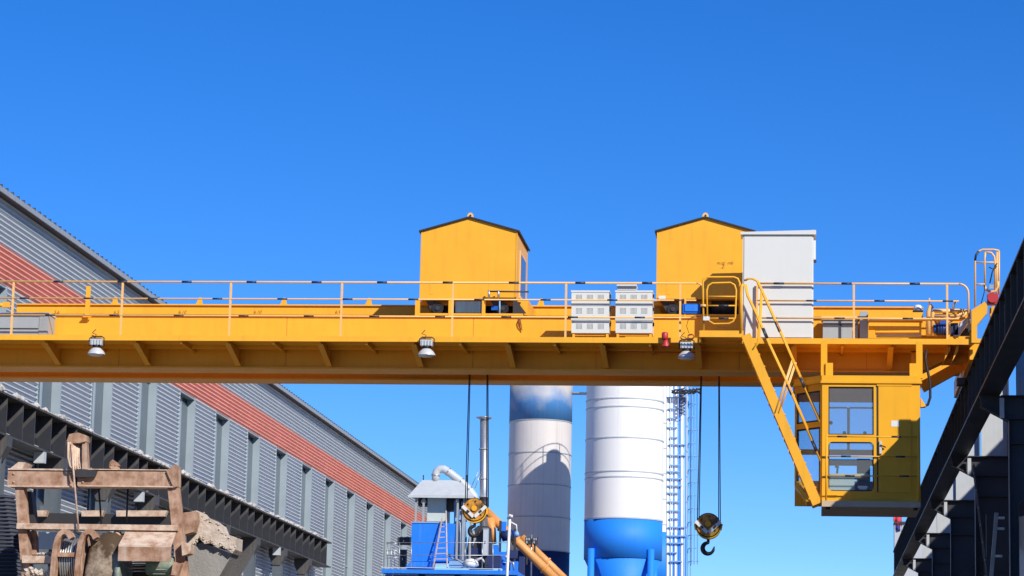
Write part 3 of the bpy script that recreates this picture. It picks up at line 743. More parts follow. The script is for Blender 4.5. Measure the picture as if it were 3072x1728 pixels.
g2 = girder(YG+1.75, YG+2.33, 'rear_girder')
fbm = part(br, 'cable_beam', MB().box(at(42, 780, YS2).x, at(2322, 780, YS2).x, YS2, YS2+0.12, FB, FT), YEL)
part(fbm, 'beam_lip', MB().box(at(42, 780, YS2).x, at(2322, 780, YS2).x, YS2-0.05, YS2+0.13, FT+.001, FT+0.03), YEL)
me_seam = shared('web_seam', MB().box(-0.006, 0.006, YG-0.006, YG+0.01, GB+0.045, GM-0.01), YELD)
# end carriages on the runways
ec = part(br, 'end_carriage', MB().box(3.46, 3.92, 58.3, 64.6, 10.12, 10.5), YEL)
part(ec, 'saddle', MB().prism([(3.05, GB+0.3), (3.43, 10.2), (3.5, 10.52), (3.6, 10.9), (3.6, 11.1), (3.05, 11.1)], 'y', 59.25, 59.38), YEL)
for y in (59.3, 64.5):
    part(ec, 'wheel', MB().tube([(3.52, y, 10.1), (3.72, y, 10.1)], 0.16, 20), DARKM)
part(br, 'end_carriage', MB().box(RXE-0.72, RXE-0.05, 56.9, 65.2, 11.14, 11.62), YEL)
# walkway
wk0, wk1 = GX0, at(2450, 850, YR).x
wk = part(br, 'walkway', MB().box(wk0, wk1, YR+0.02, YG, WZ-0.03, WZ), YEL)
part(wk, 'edge_channel', MB().box(wk0, wk1, YR-0.03, YR+0.019, WZ-0.075, WZ+0.045), YEL)
part(wk, 'edge_joist', MB().box(wk0, wk1, YG-0.5, YG-0.44, WZ-0.11, WZ-0.031), YEL)
me_big = shared('bracket', MB().prism([(YR+0.06, WZ-0.035), (YG-0.002, WZ-0.035), (YG-0.002, GB+0.06), (YG-0.12, GB+0.06), (YR+0.06, WZ-0.12)], 'x', -0.012, 0.012)
     .prism([(YG-0.12, GB+0.05), (YG-0.12, GB+0.06), (YR+0.06, WZ-0.12), (YR+0.06, WZ-0.13)], 'x', -0.06, 0.06), YEL)
me_sml = shared('cross_bearer', MB().box(-0.025, 0.025, YR+0.03, YG-0.01, WZ-0.13, WZ-0.031).prism([(YG-0.4, WZ-0.13), (YG-0.002, WZ-0.13), (YG-0.002, GB+0.5)], 'x', -0.01, 0.01), YEL)
xb = at(110, 855, YR).x
for i in range(10):
    x = xb+i*2.06
    if x < 2.9: piece(br, 'bracket', me_big, (x, 0, 0))
    if x+1.03 < 2.6: piece(br, 'cross_bearer', me_sml, (x+1.03, 0, 0))
piece(br, 'bracket', me_big, (xb-2.06, 0, 0))
for px in (300, 720, 1190, 1500, 1860, 2180):
    piece(br, 'web_seam', me_seam, (at(px, 880, YG).x, 0, 0))
# cable support tabs on the girder top
for px in (290, 503, 715, 929, 1362):
    c = at(px, 772, YS2-0.03); q = FT+0.031
    tb = part(br, 'stop_tab', MB().prism([(c.x-0.10, q), (c.x+0.06, q), (c.x+0.03, q+0.16), (c.x-0.03, q+0.16)], 'y', YS2-0.03, YS2-0.01), YEL)
    part(tb, 'tab_gusset', MB().prism([(YS2-.009, q), (YS2+0.12, q), (YS2-.009, q+0.15)], 'x', c.x+0.0, c.x+0.02), YEL)
# painted notes on the girder
def note(par, txt, px, py, Y, size, m=MARK):
    cu = bpy.data.curves.new('t', 'FONT'); cu.body = txt; cu.size = size; cu.extrude = 0.0; cu.shear = 0.25
    ob = bpy.data.objects.new('t', cu); COL.objects.link(ob)
    dg = bpy.context.evaluated_depsgraph_get(); me = bpy.data.meshes.new_from_object(ob.evaluated_get(dg))
    bpy.data.objects.remove(ob)
    me.materials.clear(); me.materials.append(m)
    p = at(px, py, Y)
    return piece(par, 'written_mark', me, p, (R(90), 0, 0))
for txt, px in (('5.6', 135), ('6.5', 285), ('6.10', 448), ('6.10', 637), ('6.9', 842)):
    note(br, txt, px, 789, YS2-0.004, 0.11)

# cord hanging on the girder face
cp = [at(1308, 800, YG-.02), at(1303, 812, YG-.02), at(1306, 822, YG-.02), at(1314, 832, YG-.02), at(1311, 818, YG-.02), at(1308, 803, YG-.02)]
solo('loop_of_cord', tuple(cp[0]), MB().tube([p+Vector((0, -0.02, 0)) for p in cp], 0.014, 6), MARK, 'brown loop of cord hanging on the girder below the left trolley', 'cord')

# ------------------------------------------------------------------ walkway railing
def rail_bands(par, p0, p1, r, start, step=1.45, ln=0.22):
    p0, p1 = Vector(p0), Vector(p1); d = (p1-p0); L = d.length; d.normalize(); t = start
    while t < L-ln:
        part(par, 'black_band', MB().tube([p0+d*t, p0+d*(t+ln)], r*1.14, 10), BAND); t += step
RT, RM, RL = 11.71, 11.335, 10.955
rl = thing('walkway_railing', (-10, YR, WZ), 'yellow walkway railing with black bands left of the stair platform', 'railing')
xA, xB = GX0, at(1752, 713, YR).x
def rails(par, xa, xb, ends=()):
    for i, z in enumerate((RT, RM, RL)):
        r = 0.022 if i == 0 else 0.017
        path = [(xa, YR, z), (xb, YR, z)]
        t = part(par, 'rail', MB().tube(path, r, 10), RAILY)
        rail_bands(t, (xa, YR, z), (xb, YR, z), r, (0.35, 1.05, 0.2)[i])
rails(rl, xA, xB)
me_post = shared('post', MB().box(-0.022, 0.022, -0.012, 0.03, WZ-0.07, RT-0.01), RAILY)
for px in (30, 305, 578, 858, 1138, 1423, 1711):
    piece(rl, 'post', me_post, (at(px, 800, YR).x, YR, 0))
pe = at(1752, 713, YR); pq = at(1768, 735, YR)
part(rl, 'end_bend', MB().tube([(xB, YR, RT), (xB+0.07, YR, RT-0.01), (xB+0.12, YR, RT-0.05), (xB+0.145, YR, RT-0.12), (xB+0.15, YR, RT-0.4), (xB+0.15, YR, WZ)], 0.02, 10), RAILY)
rl2 = thing('walkway_railing', (0.8, YR, WZ), 'yellow walkway railing with black bands from the white cabinet to the right end', 'railing')
xC, xD = at(1905, 714, YR).x, at(2412, 714, YR).x
rails(rl2, xC, xD)
for px in (2148, 2383):
    piece(rl2, 'post', me_post, (at(px, 800, YR).x, YR, 0))
piece(rl2, 'post', me_post, (xC, YR, 0))
ed = [(xD, YR, RT)]+[(xD+0.2*math.sin(t*math.pi/12), YR, RT-0.2+0.2*math.cos(t*math.pi/12)) for t in range(1, 7)]+[(xD+0.2, YR, RL-0.1)]
part(rl2, 'end_bend', MB().tube(ed, 0.022, 10), RAILY)
# stout upright in the back railing, left
px0 = at(222, 800, YG).x
up_ = thing('cable_post', (px0, YG-.1, GM), 'flat yellow post standing on the girder near the left end', 'post')
part(up_, 'upright', MB().box(px0-0.045, px0+0.045, YG-0.13, YG-0.055, GT-0.05, RT+0.02+.1), YEL)
part(up_, 'foot_plate', MB().box(px0-0.09, px0+0.09, YG-0.14, YG-0.072, GT-0.08, GT-0.051), YEL)
# valve-like fitting on the left end post
vx, vz = xz(14, 768, YR-.05)
ft = thing('clamp_fitting', (vx, YR-.05, vz), 'yellow clamp fitting on the railing at the left picture edge', 'fitting')
part(ft, 'body', MB().box(vx-0.06, vx+0.1, YR-0.09, YR-0.03, vz-0.05, vz+0.07), YEL)
part(ft, 'knob', MB().tube([(vx-0.16, YR-.06, vz), (vx-0.05, YR-.06, vz)], 0.045, 10), YEL)

# ------------------------------------------------------------------ cabinets on the walkway
gx0, gz1 = xz(-30, 790, 58.7); gx1, gz0 = xz(118, 845, 58.7)
gc = thing('grey_cabinet', ((gx0+gx1)/2, 59, WZ), 'low grey cabinet on the walkway at the left picture edge', 'cabinet')
part(gc, 'body', MB().box(gx0, gx1, 58.75, 59.3, WZ+0.001, gz1), GREYBOX)
part(gc, 'lid', MB().box(gx0-.02, gx1+.02, 58.71, 59.32, gz1+.001, gz1+.04), LGREY)
part(gc, 'end_panel', MB().box(gx1-0.2, gx1-0.003, 58.735, 58.749, WZ+.03, gz1-.03), FASCIA)
for z in (WZ+0.12, WZ+0.29):
    part(gc, 'seam', MB().box(gx0, gx1-0.22, 58.735, 58.749, z, z+0.02), CHAR)

YBX = 58.1
def rbox(px0, px1, py0, py1, label, vents=True, depth=0.5):
    a = at(px0, py0, YBX); b = at(px1, py1, YBX)
    o = thing('resistor_box', ((a.x+b.x)/2, YBX+depth/2, b.z), label, 'box', 'white resistor boxes stacked on the walkway')
    part(o, 'case', MB().box(a.x, b.x, YBX, YBX+depth, b.z, a.z), WHITE)
    part(o, 'lid', MB().box(a.x-0.012, b.x+0.012, YBX-0.012, YBX+depth+0.01, a.z-0.035, a.z+0.004), WHITE)
    if vents:
        w = (b.x-a.x); h = a.z-b.z
        for i in range(3):
            vb = MB(); cx = a.x+w*(0.2+0.29*i)
            for ix in range(5):
                for iz in range(5):
                    hx = cx+(ix-2)*0.028; hz = b.z+h*0.46+(iz-2)*0.026
                    vb.box(hx-0.007, hx+0.007, YBX-0.004, YBX+0.01, hz-0.006, hz+0.006)
            part(o, 'vent_grid', vb, HOLE, kind='stuff')
        part(o, 'side_lug', MB().box(b.x+0.001, b.x+0.035, YBX+.05, YBX+.1, b.z+h*.5, b.z+h*.75), BLACK)
    return o
T = ((731, 763.5), (764.5, 797), (801, 838))
for i, (y0, y1) in enumerate(T):
    rbox(1438, 1532, y0, y1, 'white vented resistor box, %s of the left stack' % ('topmost', 'middle one', 'bottom one')[i])
    rbox(1549, 1641, y0, y1, 'white vented resistor box, %s of the right stack' % ('topmost full-size one', 'middle one', 'bottom one')[i])
rbox(1553, 1600, 716, 729, 'small pale box on top of the right resistor stack', False, 0.4)
for (px0, px1) in ((1440, 1530), (1551, 1639)):
    a = at(px0, 838, YBX); b = at(px1, 838, YBX)
    st = solo('box_stand', ((a.x+b.x)/2, YBX, WZ), MB().box(a.x, a.x+.05, YBX+.02, YBX+.48, WZ+.001, a.z).box(b.x-.05, b.x, YBX+.02, YBX+.48, WZ+.001, a.z).box(a.x+.051, b.x-.051, YBX+.05, YBX+.1, a.z-.05, a.z-.002), YEL,
         'low yellow stand under the %s resistor stack' % ('left' if px0 == 1440 else 'right'), 'stand', 'resistor stands')

a = at(1869, 591, YBX); b = at(2046, 846, YBX)
ec_ = thing('electrical_cabinet', ((a.x+b.x)/2, YBX+.4, WZ), 'tall white electrical cabinet with an overhanging flat top', 'cabinet')
CBZ = WZ+0.002
part(ec_, 'case', MB().box(a.x, b.x, YBX, YBX+0.42, CBZ, a.z), WHITE)
dw = (b.x-a.x)
part(ec_, 'door', MB().box(a.x+0.03, b.x-0.03, YBX-0.018, YBX-0.001, CBZ+0.08, a.z-0.04), WHITE)
rf = part(ec_, 'roof', MB().prism([(a.x-0.05, a.z+0.002), (b.x+0.055, a.z+0.002), (b.x+0.055, a.z+0.10), (a.x-0.05, a.z+0.055)], 'y', YBX-0.06, YBX+0.5), WHITE)
part(rf, 'lifting_eye', MB().tube(arc((b.x-0.03, YBX+.1, a.z+0.1), 0.03, 0, 180, 8), 0.01, 6), STEEL)
part(ec_, 'hinge_plate', MB().box(b.x+0.001, b.x+0.05, YBX+.1, YBX+.3, a.z-0.52, a.z-0.1), WHITE)
part(ec_, 'latch', MB().tube([(b.x+0.03, YBX+.05, a.z-0.56), (b.x+0.03, YBX+.14, a.z-0.56)], 0.035, 10), CHAR)

# grey bays and yellow guard beam on the walkway, right of the cabinet
def bxy(px0, px1, py0, py1, y0, y1): return bxp(px0, px1, py0, py1, y0, y1)
gy = thing('grey_cabinet', tuple(at(2113, 845, 58.9)), 'low grey two-bay cabinet right of the tall white cabinet', 'cabinet')
c0 = at(2070, 793, 58.9); c1 = at(2158, 793, 58.9)
part(gy, 'case', MB().box(c0.x, c1.x, 58.9, 59.31, WZ+.001, c0.z-0.1), GREYBOX)
part(gy, 'top_frame', MB().box(c0.x-.03, c1.x+.03, 58.86, 59.31, c0.z-0.099, c0.z-0.02), RAILY)
part(gy, 'divider', MB().box((c0.x+c1.x)/2-.02, (c0.x+c1.x)/2+.02, 58.87, 58.899, WZ+.02, c0.z-.1), CHAR)
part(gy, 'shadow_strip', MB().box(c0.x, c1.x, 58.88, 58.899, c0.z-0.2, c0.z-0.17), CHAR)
g3 = solo('grey_box', tuple(at(2172, 845, 58.8)), MB().box(at(2163, 800, 58.8).x, at(2184, 800, 58.8).x, 58.8, 59.2, WZ+.001, at(2170, 783, 58.8).z).box(at(2161, 800, 58.8).x, at(2186, 800, 58.8).x, 58.77, 59.22, at(2170, 796, 58.8).z, at(2170, 793, 58.8).z), GREYBOX, 'narrow grey box standing beside the low two-bay cabinet', 'box')
gbm = thing('guard_beam', tuple(at(2255, 840, 58.5)), 'stepped yellow guard box on the walkway near the right end', 'guard')
part(gbm, 'upper_beam', bxy(2184, 2322, 785, 806, 58.5, 58.9), YEL)
part(gbm, 'lower_box', MB().prism(poly([(2186, 808), (2318, 808), (2318, 836), (2203, 836), (2203, 824), (2186, 824)], 58.55), 'y', 58.55, 58.9), YEL)
part(gbm, 'foot', bxy(2205, 2318, 837, 846, 58.7, 58.9), LGREY)
wb = thing('white_beacon', tuple(at(2309, 785, 58.6)), 'small white beacon on top of the stepped yellow guard box', 'beacon')
p = at(2309, 785, 58.6)
part(wb, 'base', MB().box(p.x-.11, p.x+.11, 58.5, 58.7, p.z, p.z+.03), CHAR)
part(wb, 'dome', MB().lathe((p.x, 58.6, p.z+.03), [(0.09, 0), (0.09, 0.04), (0.085, 0.045), (0.085, 0.09), (0.06, 0.12), (0.02, 0.125)], 16), STICK)

# pipework and drive at the right end of the bridge
pw = thing('end_pipework', tuple(at(2390, 845, 58.3)), 'yellow bent pipes and brackets at the right end of the walkway', 'pipework')
def tp_(pts, r, Y, m=RAILY, nm='pipe'): return part(pw, nm, MB().tube([at(x, y, Y) for x, y in pts], r, 10), m)
tp_([(2336, 845), (2336, 785), (2340, 774), (2346, 770)], 0.055, 58.4)
tp_([(2346, 845), (2346, 788), (2350, 782), (2420, 782)], 0.045, 58.6)
tp_([(2186, 805), (2400, 803), (2425, 795), (2432, 785)], 0.025, 58.35)
tp_([(2350, 796), (2410, 794), (2438, 780)], 0.03, 58.5)
tp_([(2398, 780), (2400, 765), (2406, 758)], 0.022, 58.5)
tp_([(2352, 845), (2366, 820), (2400, 800), (2420, 797)], 0.05, 58.8)
tp_([(2338, 770), (2338, 750)], 0.015, 58.4)
part(pw, 'mount_plate', bxy(2350, 2425, 777, 790, 58.75, 58.85), YEL)
part(pw, 'mesh_plate', bxy(2418, 2442, 778, 802, 58.6, 58.64), YEL)
part(pw, 'air_duct', MB().prism(poly([(2398, 845), (2413, 812), (2428, 802), (2440, 802), (2424, 828), (2412, 845)], 58.5), 'y', 58.5, 58.8), LGREY)
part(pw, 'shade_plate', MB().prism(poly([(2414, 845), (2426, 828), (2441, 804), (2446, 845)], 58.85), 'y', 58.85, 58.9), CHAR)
mo = thing('drive_motor', tuple(at(2372, 845, 58.5)), 'dark blue travel motor behind the rails at the right end', 'motor')
p = at(2372, 828, 58.6)
part(mo, 'barrel', MB().tube([(p.x-.14, 58.6, p.z), (p.x+.14, 58.6, p.z)], 0.125, 16), NAVYB)
part(mo, 'end_bell', MB().tube([(p.x-.2, 58.6, p.z), (p.x-.141, 58.6, p.z)], 0.1, 16), BLUEM)
part(mo, 'terminal_box', MB().box(p.x-.06, p.x+.08, 58.5, 58.62, p.z+.1, p.z+.17), BLUEM)
for i in range(5):
    part(mo, 'fin', MB().tube([(p.x-.1+i*.05, 58.6, p.z), (p.x-.09+i*.05, 58.6, p.z)], 0.135, 16), BLUEM)
part(mo, 'gearbox', MB().box(p.x+.16, p.x+.32, 58.5, 58.75, p.z-.14, p.z+.12), NAVYB)
part(br, 'end_bracket', MB().prism(poly([(2444, 780), (2480, 757), (2484, 770), (2483, 788), (2458, 818), (2458, 852), (2470, 852), (2470, 862), (2444, 862)], 57.9), 'y', 57.9, 58.1), YEL)
part(br, 'end_bracket', MB().prism(poly([(2490, 775), (2502, 768), (2500, 785), (2492, 800)], 58.3), 'y', 58.3, 58.6), YEL)
part(br, 'toe_bracket', MB().prism(poly([(2412, 849), (2440, 846), (2440, 836), (2445, 836), (2445, 855), (2412, 855)], 58.05), 'y', 58.05, 58.1), YEL)
part(br, 'gusset', MB().prism(poly([(2386, 860), (2391, 860), (2391, 880), (2376, 905)], 58.2), 'y', 58.2, 59.3), YEL)
part(br, 'gusset', MB().prism(poly([(2408, 860), (2413, 860), (2411, 882), (2396, 908)], 58.2), 'y', 58.2, 59.3), YEL)
part(br, 'knee_strut', MB().bar(at(2318, 975, 60.3), at(2432, 912, 60.3), 0.14, 0.24), YEL)
part(br, 'buffer_block', bxy(2408, 2428, 950, 966, 59.2, 59.6), CHAR)
# guard cage at the end carriage
gd = thing('guard_cage', tuple(at(2480, 765, 58)), 'pale yellow tubular guard cage on the crane end carriage', 'cage')
def gt(pts, r=0.021, Y=58.0, nm='tube', m=RAILY): return part(gd, nm, MB().tube([at(x, y, Y) for x, y in pts], r, 10), m)
gt([(2453, 772), (2453, 655), (2455, 642), (2462, 632), (2472, 628), (2500, 628), (2514, 631)])
q = gt([(2453, 655), (2455, 642), (2462, 632)], 0.025, 57.99, 'black_band', BAND)
gt([(2478, 720), (2477, 650), (2479, 634)])
gt([(2478, 634), (2494, 636), (2501, 645), (2503, 660), (2503, 735)])
gt([(2513, 632), (2513, 740)])
gt([(2508, 634), (2507, 748)])
gt([(2453, 660), (2512, 660)], 0.016)
gt([(2453, 715), (2478, 715)], 0.016)
gt([(2475, 714), (2480, 728), (2492, 735), (2505, 732), (2511, 720), (2511, 708)], 0.03)
gt([(2508, 662), (2496, 685), (2490, 712)], 0.014, 57.95, 'cable', BLACK)
gt([(2488, 672), (2498, 677), (2508, 670)], 0.012, 57.95, 'cable', BLACK)
gt([(2478, 715), (2476, 735), (2468, 765)], 0.01, 57.95, 'cable', BLACK)
part(gd, 'nameplate', bxy(2489, 2500, 716, 726, 57.9, 57.92), GREYBOX)
rb_ = thing('red_beacon', tuple(at(2497, 758, 57.8)), 'round red warning lamp in a dark housing on the end carriage', 'lamp')
part(rb_, 'housing', bxy(2484, 2512, 738, 764, 57.9, 58.15), REDP)
part(rb_, 'lens', MB().disc_y(xz(2497, 749, 57.85), 0.105, 57.84, 57.899, 20), REDP)

# ------------------------------------------------------------------ trolleys
def trolley(xc, yb, label, right_win, machines):
    """hoist trolley whose house front is centred on sight line xc at its base"""
    Yf, Yb = YG-0.02, YG+2.28
    a = at(xc-121, 583, Yf); b = at(xc+121, 583, Yf); ap = at(xc, 549, Yf); bz = at(xc, 752, Yf).z
    t = thing('hoist_trolley', ((a.x+b.x)/2, (Yf+Yb)/2, GT+.06), label, 'trolley', 'hoist trolleys on the crane bridge')
    ez, az = a.z, ap.z
    house = MB().prism([(a.x, bz), (b.x, bz), (b.x, ez), (ap.x, az), (a.x, ez)], 'y', Yf, Yb)
    h = part(t, 'house', house, YEL)
    o = 0.035
    sl = (az-ez)/(ap.x-a.x)
    for sgn, xe in ((-1, a.x), (1, b.x)):
        xo = xe+sgn*0.05; zo = ez-abs(sl)*0.05
        part(h, 'roof_sheet', MB().prism([(ap.x, az+0.004), (xo, zo+0.004), (xo, zo+o+.004), (ap.x, az+o+.004)], 'y', Yf-0.05, Yb+0.05), ROOFD)
    for yy in (Yf+0.15, Yb-.15):
        lg = part(t, 'lifting_lug', MB().prism([(ap.x-0.075, az+.01), (ap.x+0.075, az+.01), (ap.x+0.065, az+0.11), (ap.x+0.03, az+0.155), (ap.x-0.03, az+0.155), (ap.x-0.065, az+0.11)], 'y', yy, yy+0.03), RAILY)
        part(lg, 'eye', MB().disc_y((ap.x, az+0.09), 0.024, yy-0.004, yy+0.034, 12), ROOFD)
    # corner trims, seams
    for xe in (a.x+0.01, b.x-0.012):
        part(h, 'corner_trim', MB().box(xe-0.012, xe+0.012, Yf-0.012, Yf-0.001, bz, ez-0.02), YEL)
    part(h, 'door_seam', MB().box(b.x-0.62, b.x-0.612, Yf-0.004, Yf-0.001, bz+.02, bz+.95), ROOFD if False else YEL)
    part(h, 'louvre', MB().box(a.x+0.22, a.x+0.30, Yf-0.006, Yf-0.001, bz+.1, bz+.45), YEL)
    if right_win:
        wf = part(h, 'window', MB().box(b.x+0.001, b.x+0.025, Yf+0.55, Yf+1.75, bz+0.12, ez-0.32), RAILY)
        part(wf, 'pane', MB().box(b.x+0.02, b.x+0.03, Yf+0.63, Yf+1.67, bz+0.2, ez-0.40), WGLASS)
    # frame and gear under the house
    fz = GT+0.06
    part(t, 'cross_beam', MB().box(a.x-0.08, b.x+0.1, Yf+0.35, Yf+0.45, bz-0.09, bz-0.001), YEL)
    part(t, 'cross_beam', MB().box(a.x-0.08, b.x+0.1, Yb-0.28, Yb-0.1, bz-0.09, bz-0.001), YEL)
    part(t, 'sill', MB().box(a.x-0.08, b.x+0.16, Yf-0.02, Yf+0.08, fz-0.05, fz-0.005), YEL)
    part(t, 'back_plate', MB().box(a.x, b.x, Yb-0.4, Yb-0.36, fz-.3, bz-0.1), CHAR)
    part(t, 'deck_plate', MB().box(a.x, b.x, Yf+0.6, Yf+1.75, fz-0.04, fz-0.01), CHAR)
    for (dx, w) in machines['legs']:
        x = a.x+dx; part(t, 'leg', MB().box(x, x+w, Yf-0.03, Yf+0.07, fz-0.06, bz-0.001), YEL)
    for dx in machines['wheels']:
        x = a.x+dx
        wh = part(t, 'wheel', MB().disc_y((x, fz+0.13), 0.13, Yf+0.12, Yf+0.26, 20), DARKM)
        part(wh, 'hub', MB().disc_y((x, fz+0.13), 0.05, Yf+0.09, Yf+0.12, 14), CHAR)
        part(t, 'axle_box', MB().prism([(x-0.30, fz+0.34), (x-0.1, fz+0.34), (x-0.02, fz+.02), (x-0.12, fz+.02)], 'y', Yf+0.15, Yf+0.3), CHAR)
    part(t, 'drum', MB().tube([(a.x+0.72, Yf+1.1, fz+0.2), (a.x+1.5, Yf+1.1, fz+0.2)], 0.2, 20), DARKM)
    part(t, 'gearbox', MB().box(a.x+0.25, a.x+0.66, Yf+0.8, Yf+1.3, fz, fz+0.34), CHAR2)
    part(t, 'shroud', MB().box(a.x+1.55, b.x-0.05, Yf+0.8, Yf+1.4, fz, fz+.33), CHAR)
    return t, a, b, bz, fz, Yf
t1, a, b, bz, fz, Yf = trolley(1181, 752, 'yellow hoist trolley house with gabled roof, left one standing clear', True, dict(legs=((-0.09, 0.1), (0.66, 0.07), (1.41, 0.07)), wheels=(0.40, 1.86)))
part(t1, 'cover_plate', bxp(1146, 1216, 758, 787, Yf+.02, Yf+.06), WGLASS)
part(t1, 'splash_guard', MB().prism(poly([(1291, 757), (1300, 757), (1324, 788), (1290, 788)], Yf+.02), 'y', Yf+.02, Yf+.06), CHAR)
part(t1, 'end_leg', MB().prism(poly([(1303, 752), (1328, 752), (1326, 792), (1318, 792)], Yf+.1), 'y', Yf+.1, Yf+1.9), YEL)
lm = part(t1, 'limit_arm', MB().tube([at(1228, 733, Yf-.15), at(1330, 734, Yf-.15)], 0.018, 8), CHAR)
for px in (1230, 1254):
    part(lm, 'arm_clip', MB().tube([at(px, 730, Yf-.15), at(px, 752, Yf-.12)], 0.026, 8), STEEL)
part(t1, 'junction_box', bxp(1236, 1252, 770, 780, Yf+.05, Yf+.1), BLUEM)
part(t1, 'upright_pipe', MB().tube([at(1257, 757, Yf+.03), at(1257, 792, Yf+.03)], 0.018, 8), PALEB)
t2, a, b, bz, fz, Yf = trolley(1774, 752, 'yellow hoist trolley house with gabled roof, partly behind the tall cabinet', False, dict(legs=((0.62, 0.04),), wheels=(0.37,)))
bm = part(t2, 'hoist_motor', bxp(1717, 1762, 764, 789, Yf-.05, Yf+.25), BLUEM)
part(bm, 'motor_plate', bxp(1723, 1756, 766, 783, Yf-.07, Yf-.051), PLANTB)
part(t2, 'cable_drum', MB().tube([at(1790, 772, Yf+.4), at(1850, 772, Yf+.4)], 0.2, 18), CHAR2)
part(t2, 'white_clip', bxp(1657, 1674, 744, 752, Yf-.12, Yf-.03), STICK)
note(t2, 'm.tc  mb', 1803, 665, Yf-0.005, 0.10)
note(t2, '2', 1814, 675, Yf-0.005, 0.12)

# ------------------------------------------------------------------ hook blocks on their ropes
def hook_block(cx, cy, rad, ropes, label, Yh, hook_len):
    c = at(cx, cy, Yh)
    hb = thing('hook_block', tuple(c), label, 'hook block', 'hook blocks hanging from the trolleys')
    r = rad*K/F_PX*Yh
    ch_ = part(hb, 'cheek_plate', MB().tube([(c.x, Yh-0.13, c.z), (c.x, Yh-0.11, c.z)], r*0.93, 28), HOOKY)
    part(hb, 'cheek_plate', MB().tube([(c.x, Yh+0.11, c.z), (c.x, Yh+0.13, c.z)], r*0.93, 28), YEL2)
    part(hb, 'sheave', MB().tube([(c.x, Yh-0.1, c.z), (c.x, Yh-0.07, c.z), (c.x, Yh-0.0, c.z), (c.x, Yh+0.07, c.z), (c.x, Yh+0.1, c.z)], r, 32), DARKM)
    part(hb, 'rope_guard', MB().tube([(c.x, Yh-0.1, c.z-r*.1), (c.x, Yh+0.1, c.z-r*.1)], r*1.02, 28), YEL2)
    for s in (-1, 1):
        part(ch_, 'strap', MB().bar((c.x+s*r*1.0, Yh-0.15, c.z+r*0.28), (c.x+s*r*0.05, Yh-0.15, c.z-r*0.62), 0.03, 0.075), STICK)
        part(ch_, 'slot', MB().bar((c.x+s*r*0.62, Yh-0.172, c.z-r*0.08), (c.x+s*r*0.42, Yh-0.172, c.z-r*0.26), 0.01, 0.05), ROOFD)
        part(hb, 'rope_dead_end', MB().bar((c.x+s*r*1.0, Yh, c.z+r*.15), (c.x+s*r*0.9, Yh, c.z-r*.35), 0.1, 0.09), YEL2)
    part(ch_, 'hub', MB().tube([(c.x, Yh-0.17, c.z+r*.1), (c.x, Yh-0.131, c.z+r*.1)], r*0.24, 18), YEL2)
    for i in range(6):
        an = i*math.pi/3+0.4
        part(ch_, 'bolt', MB().tube([(c.x+r*.7*math.cos(an), Yh-.15, c.z+r*.7*math.sin(an)), (c.x+r*.7*math.cos(an), Yh-.131, c.z+r*.7*math.sin(an))], 0.018, 8), DARKM)
    hl = hook_len*K/F_PX*Yh
    hz = c.z-r*0.95
    part(hb, 'shank', MB().tube([(c.x, Yh, hz+0.06), (c.x, Yh, hz-hl*0.3)], hl*0.08, 12), DARKM)
    hr = hl*0.30; hc = Vector((c.x, Yh, hz-hl*0.30-hr))
    pts = [hc+Vector((math.cos(R(an))*hr, 0, math.sin(R(an))*hr)) for an in range(90, 356, 14)]
    mbk = MB(); path = [Vector((c.x, Yh, hz-hl*.25))]+pts+[hc+Vector((hr*1.12, 0, hr*.35))]
    mbk.tube(path, hl*0.105, 12)
    n = 12; m = len(path)
    for i in range(m):   # thick in the bowl, pointed at the tip
        f = 0.75+0.5*math.sin(math.pi*min(1, i/(m-1)*1.15)) if i < m-1 else 0.25
        for j in range(n):
            v = mbk.v[i*n+j]; mbk.v[i*n+j] = path[i]+(v-path[i])*f
    part(hb, 'hook', mbk, DARKM)
    for (x0, y0, x1, y1, dy) in ropes:
        p = at(x0, y0, Yh); q = at(x1, y1, Yh); q.y = Yh+dy; p.y = Yh+dy
        d = (p-q).normalized()
        part(hb, 'rope', MB().tube([q, p+d*1.6], 0.011, 8), ROPE)
        part(hb, 'rope', MB().tube([q+Vector((0.035, 0.06, 0)), p+d*1.6+Vector((0.005, 0.06, 0))], 0.011, 8), ROPE)
    return hb
YH = YG+1.2
hook_block(1195, 1283, 30, ((1180, 950, 1170, 1275, 0), (1225, 950, 1224, 1275, 0)), 'sunlit orange hook block under the left trolley, before the plant', YH, 42)
hook_block(1782, 1322, 31, ((1763, 950, 1754, 1318, 0), (1808, 950, 1808, 1318, 0)), 'dark and yellow hook block with black hook against open sky', YH, 46)

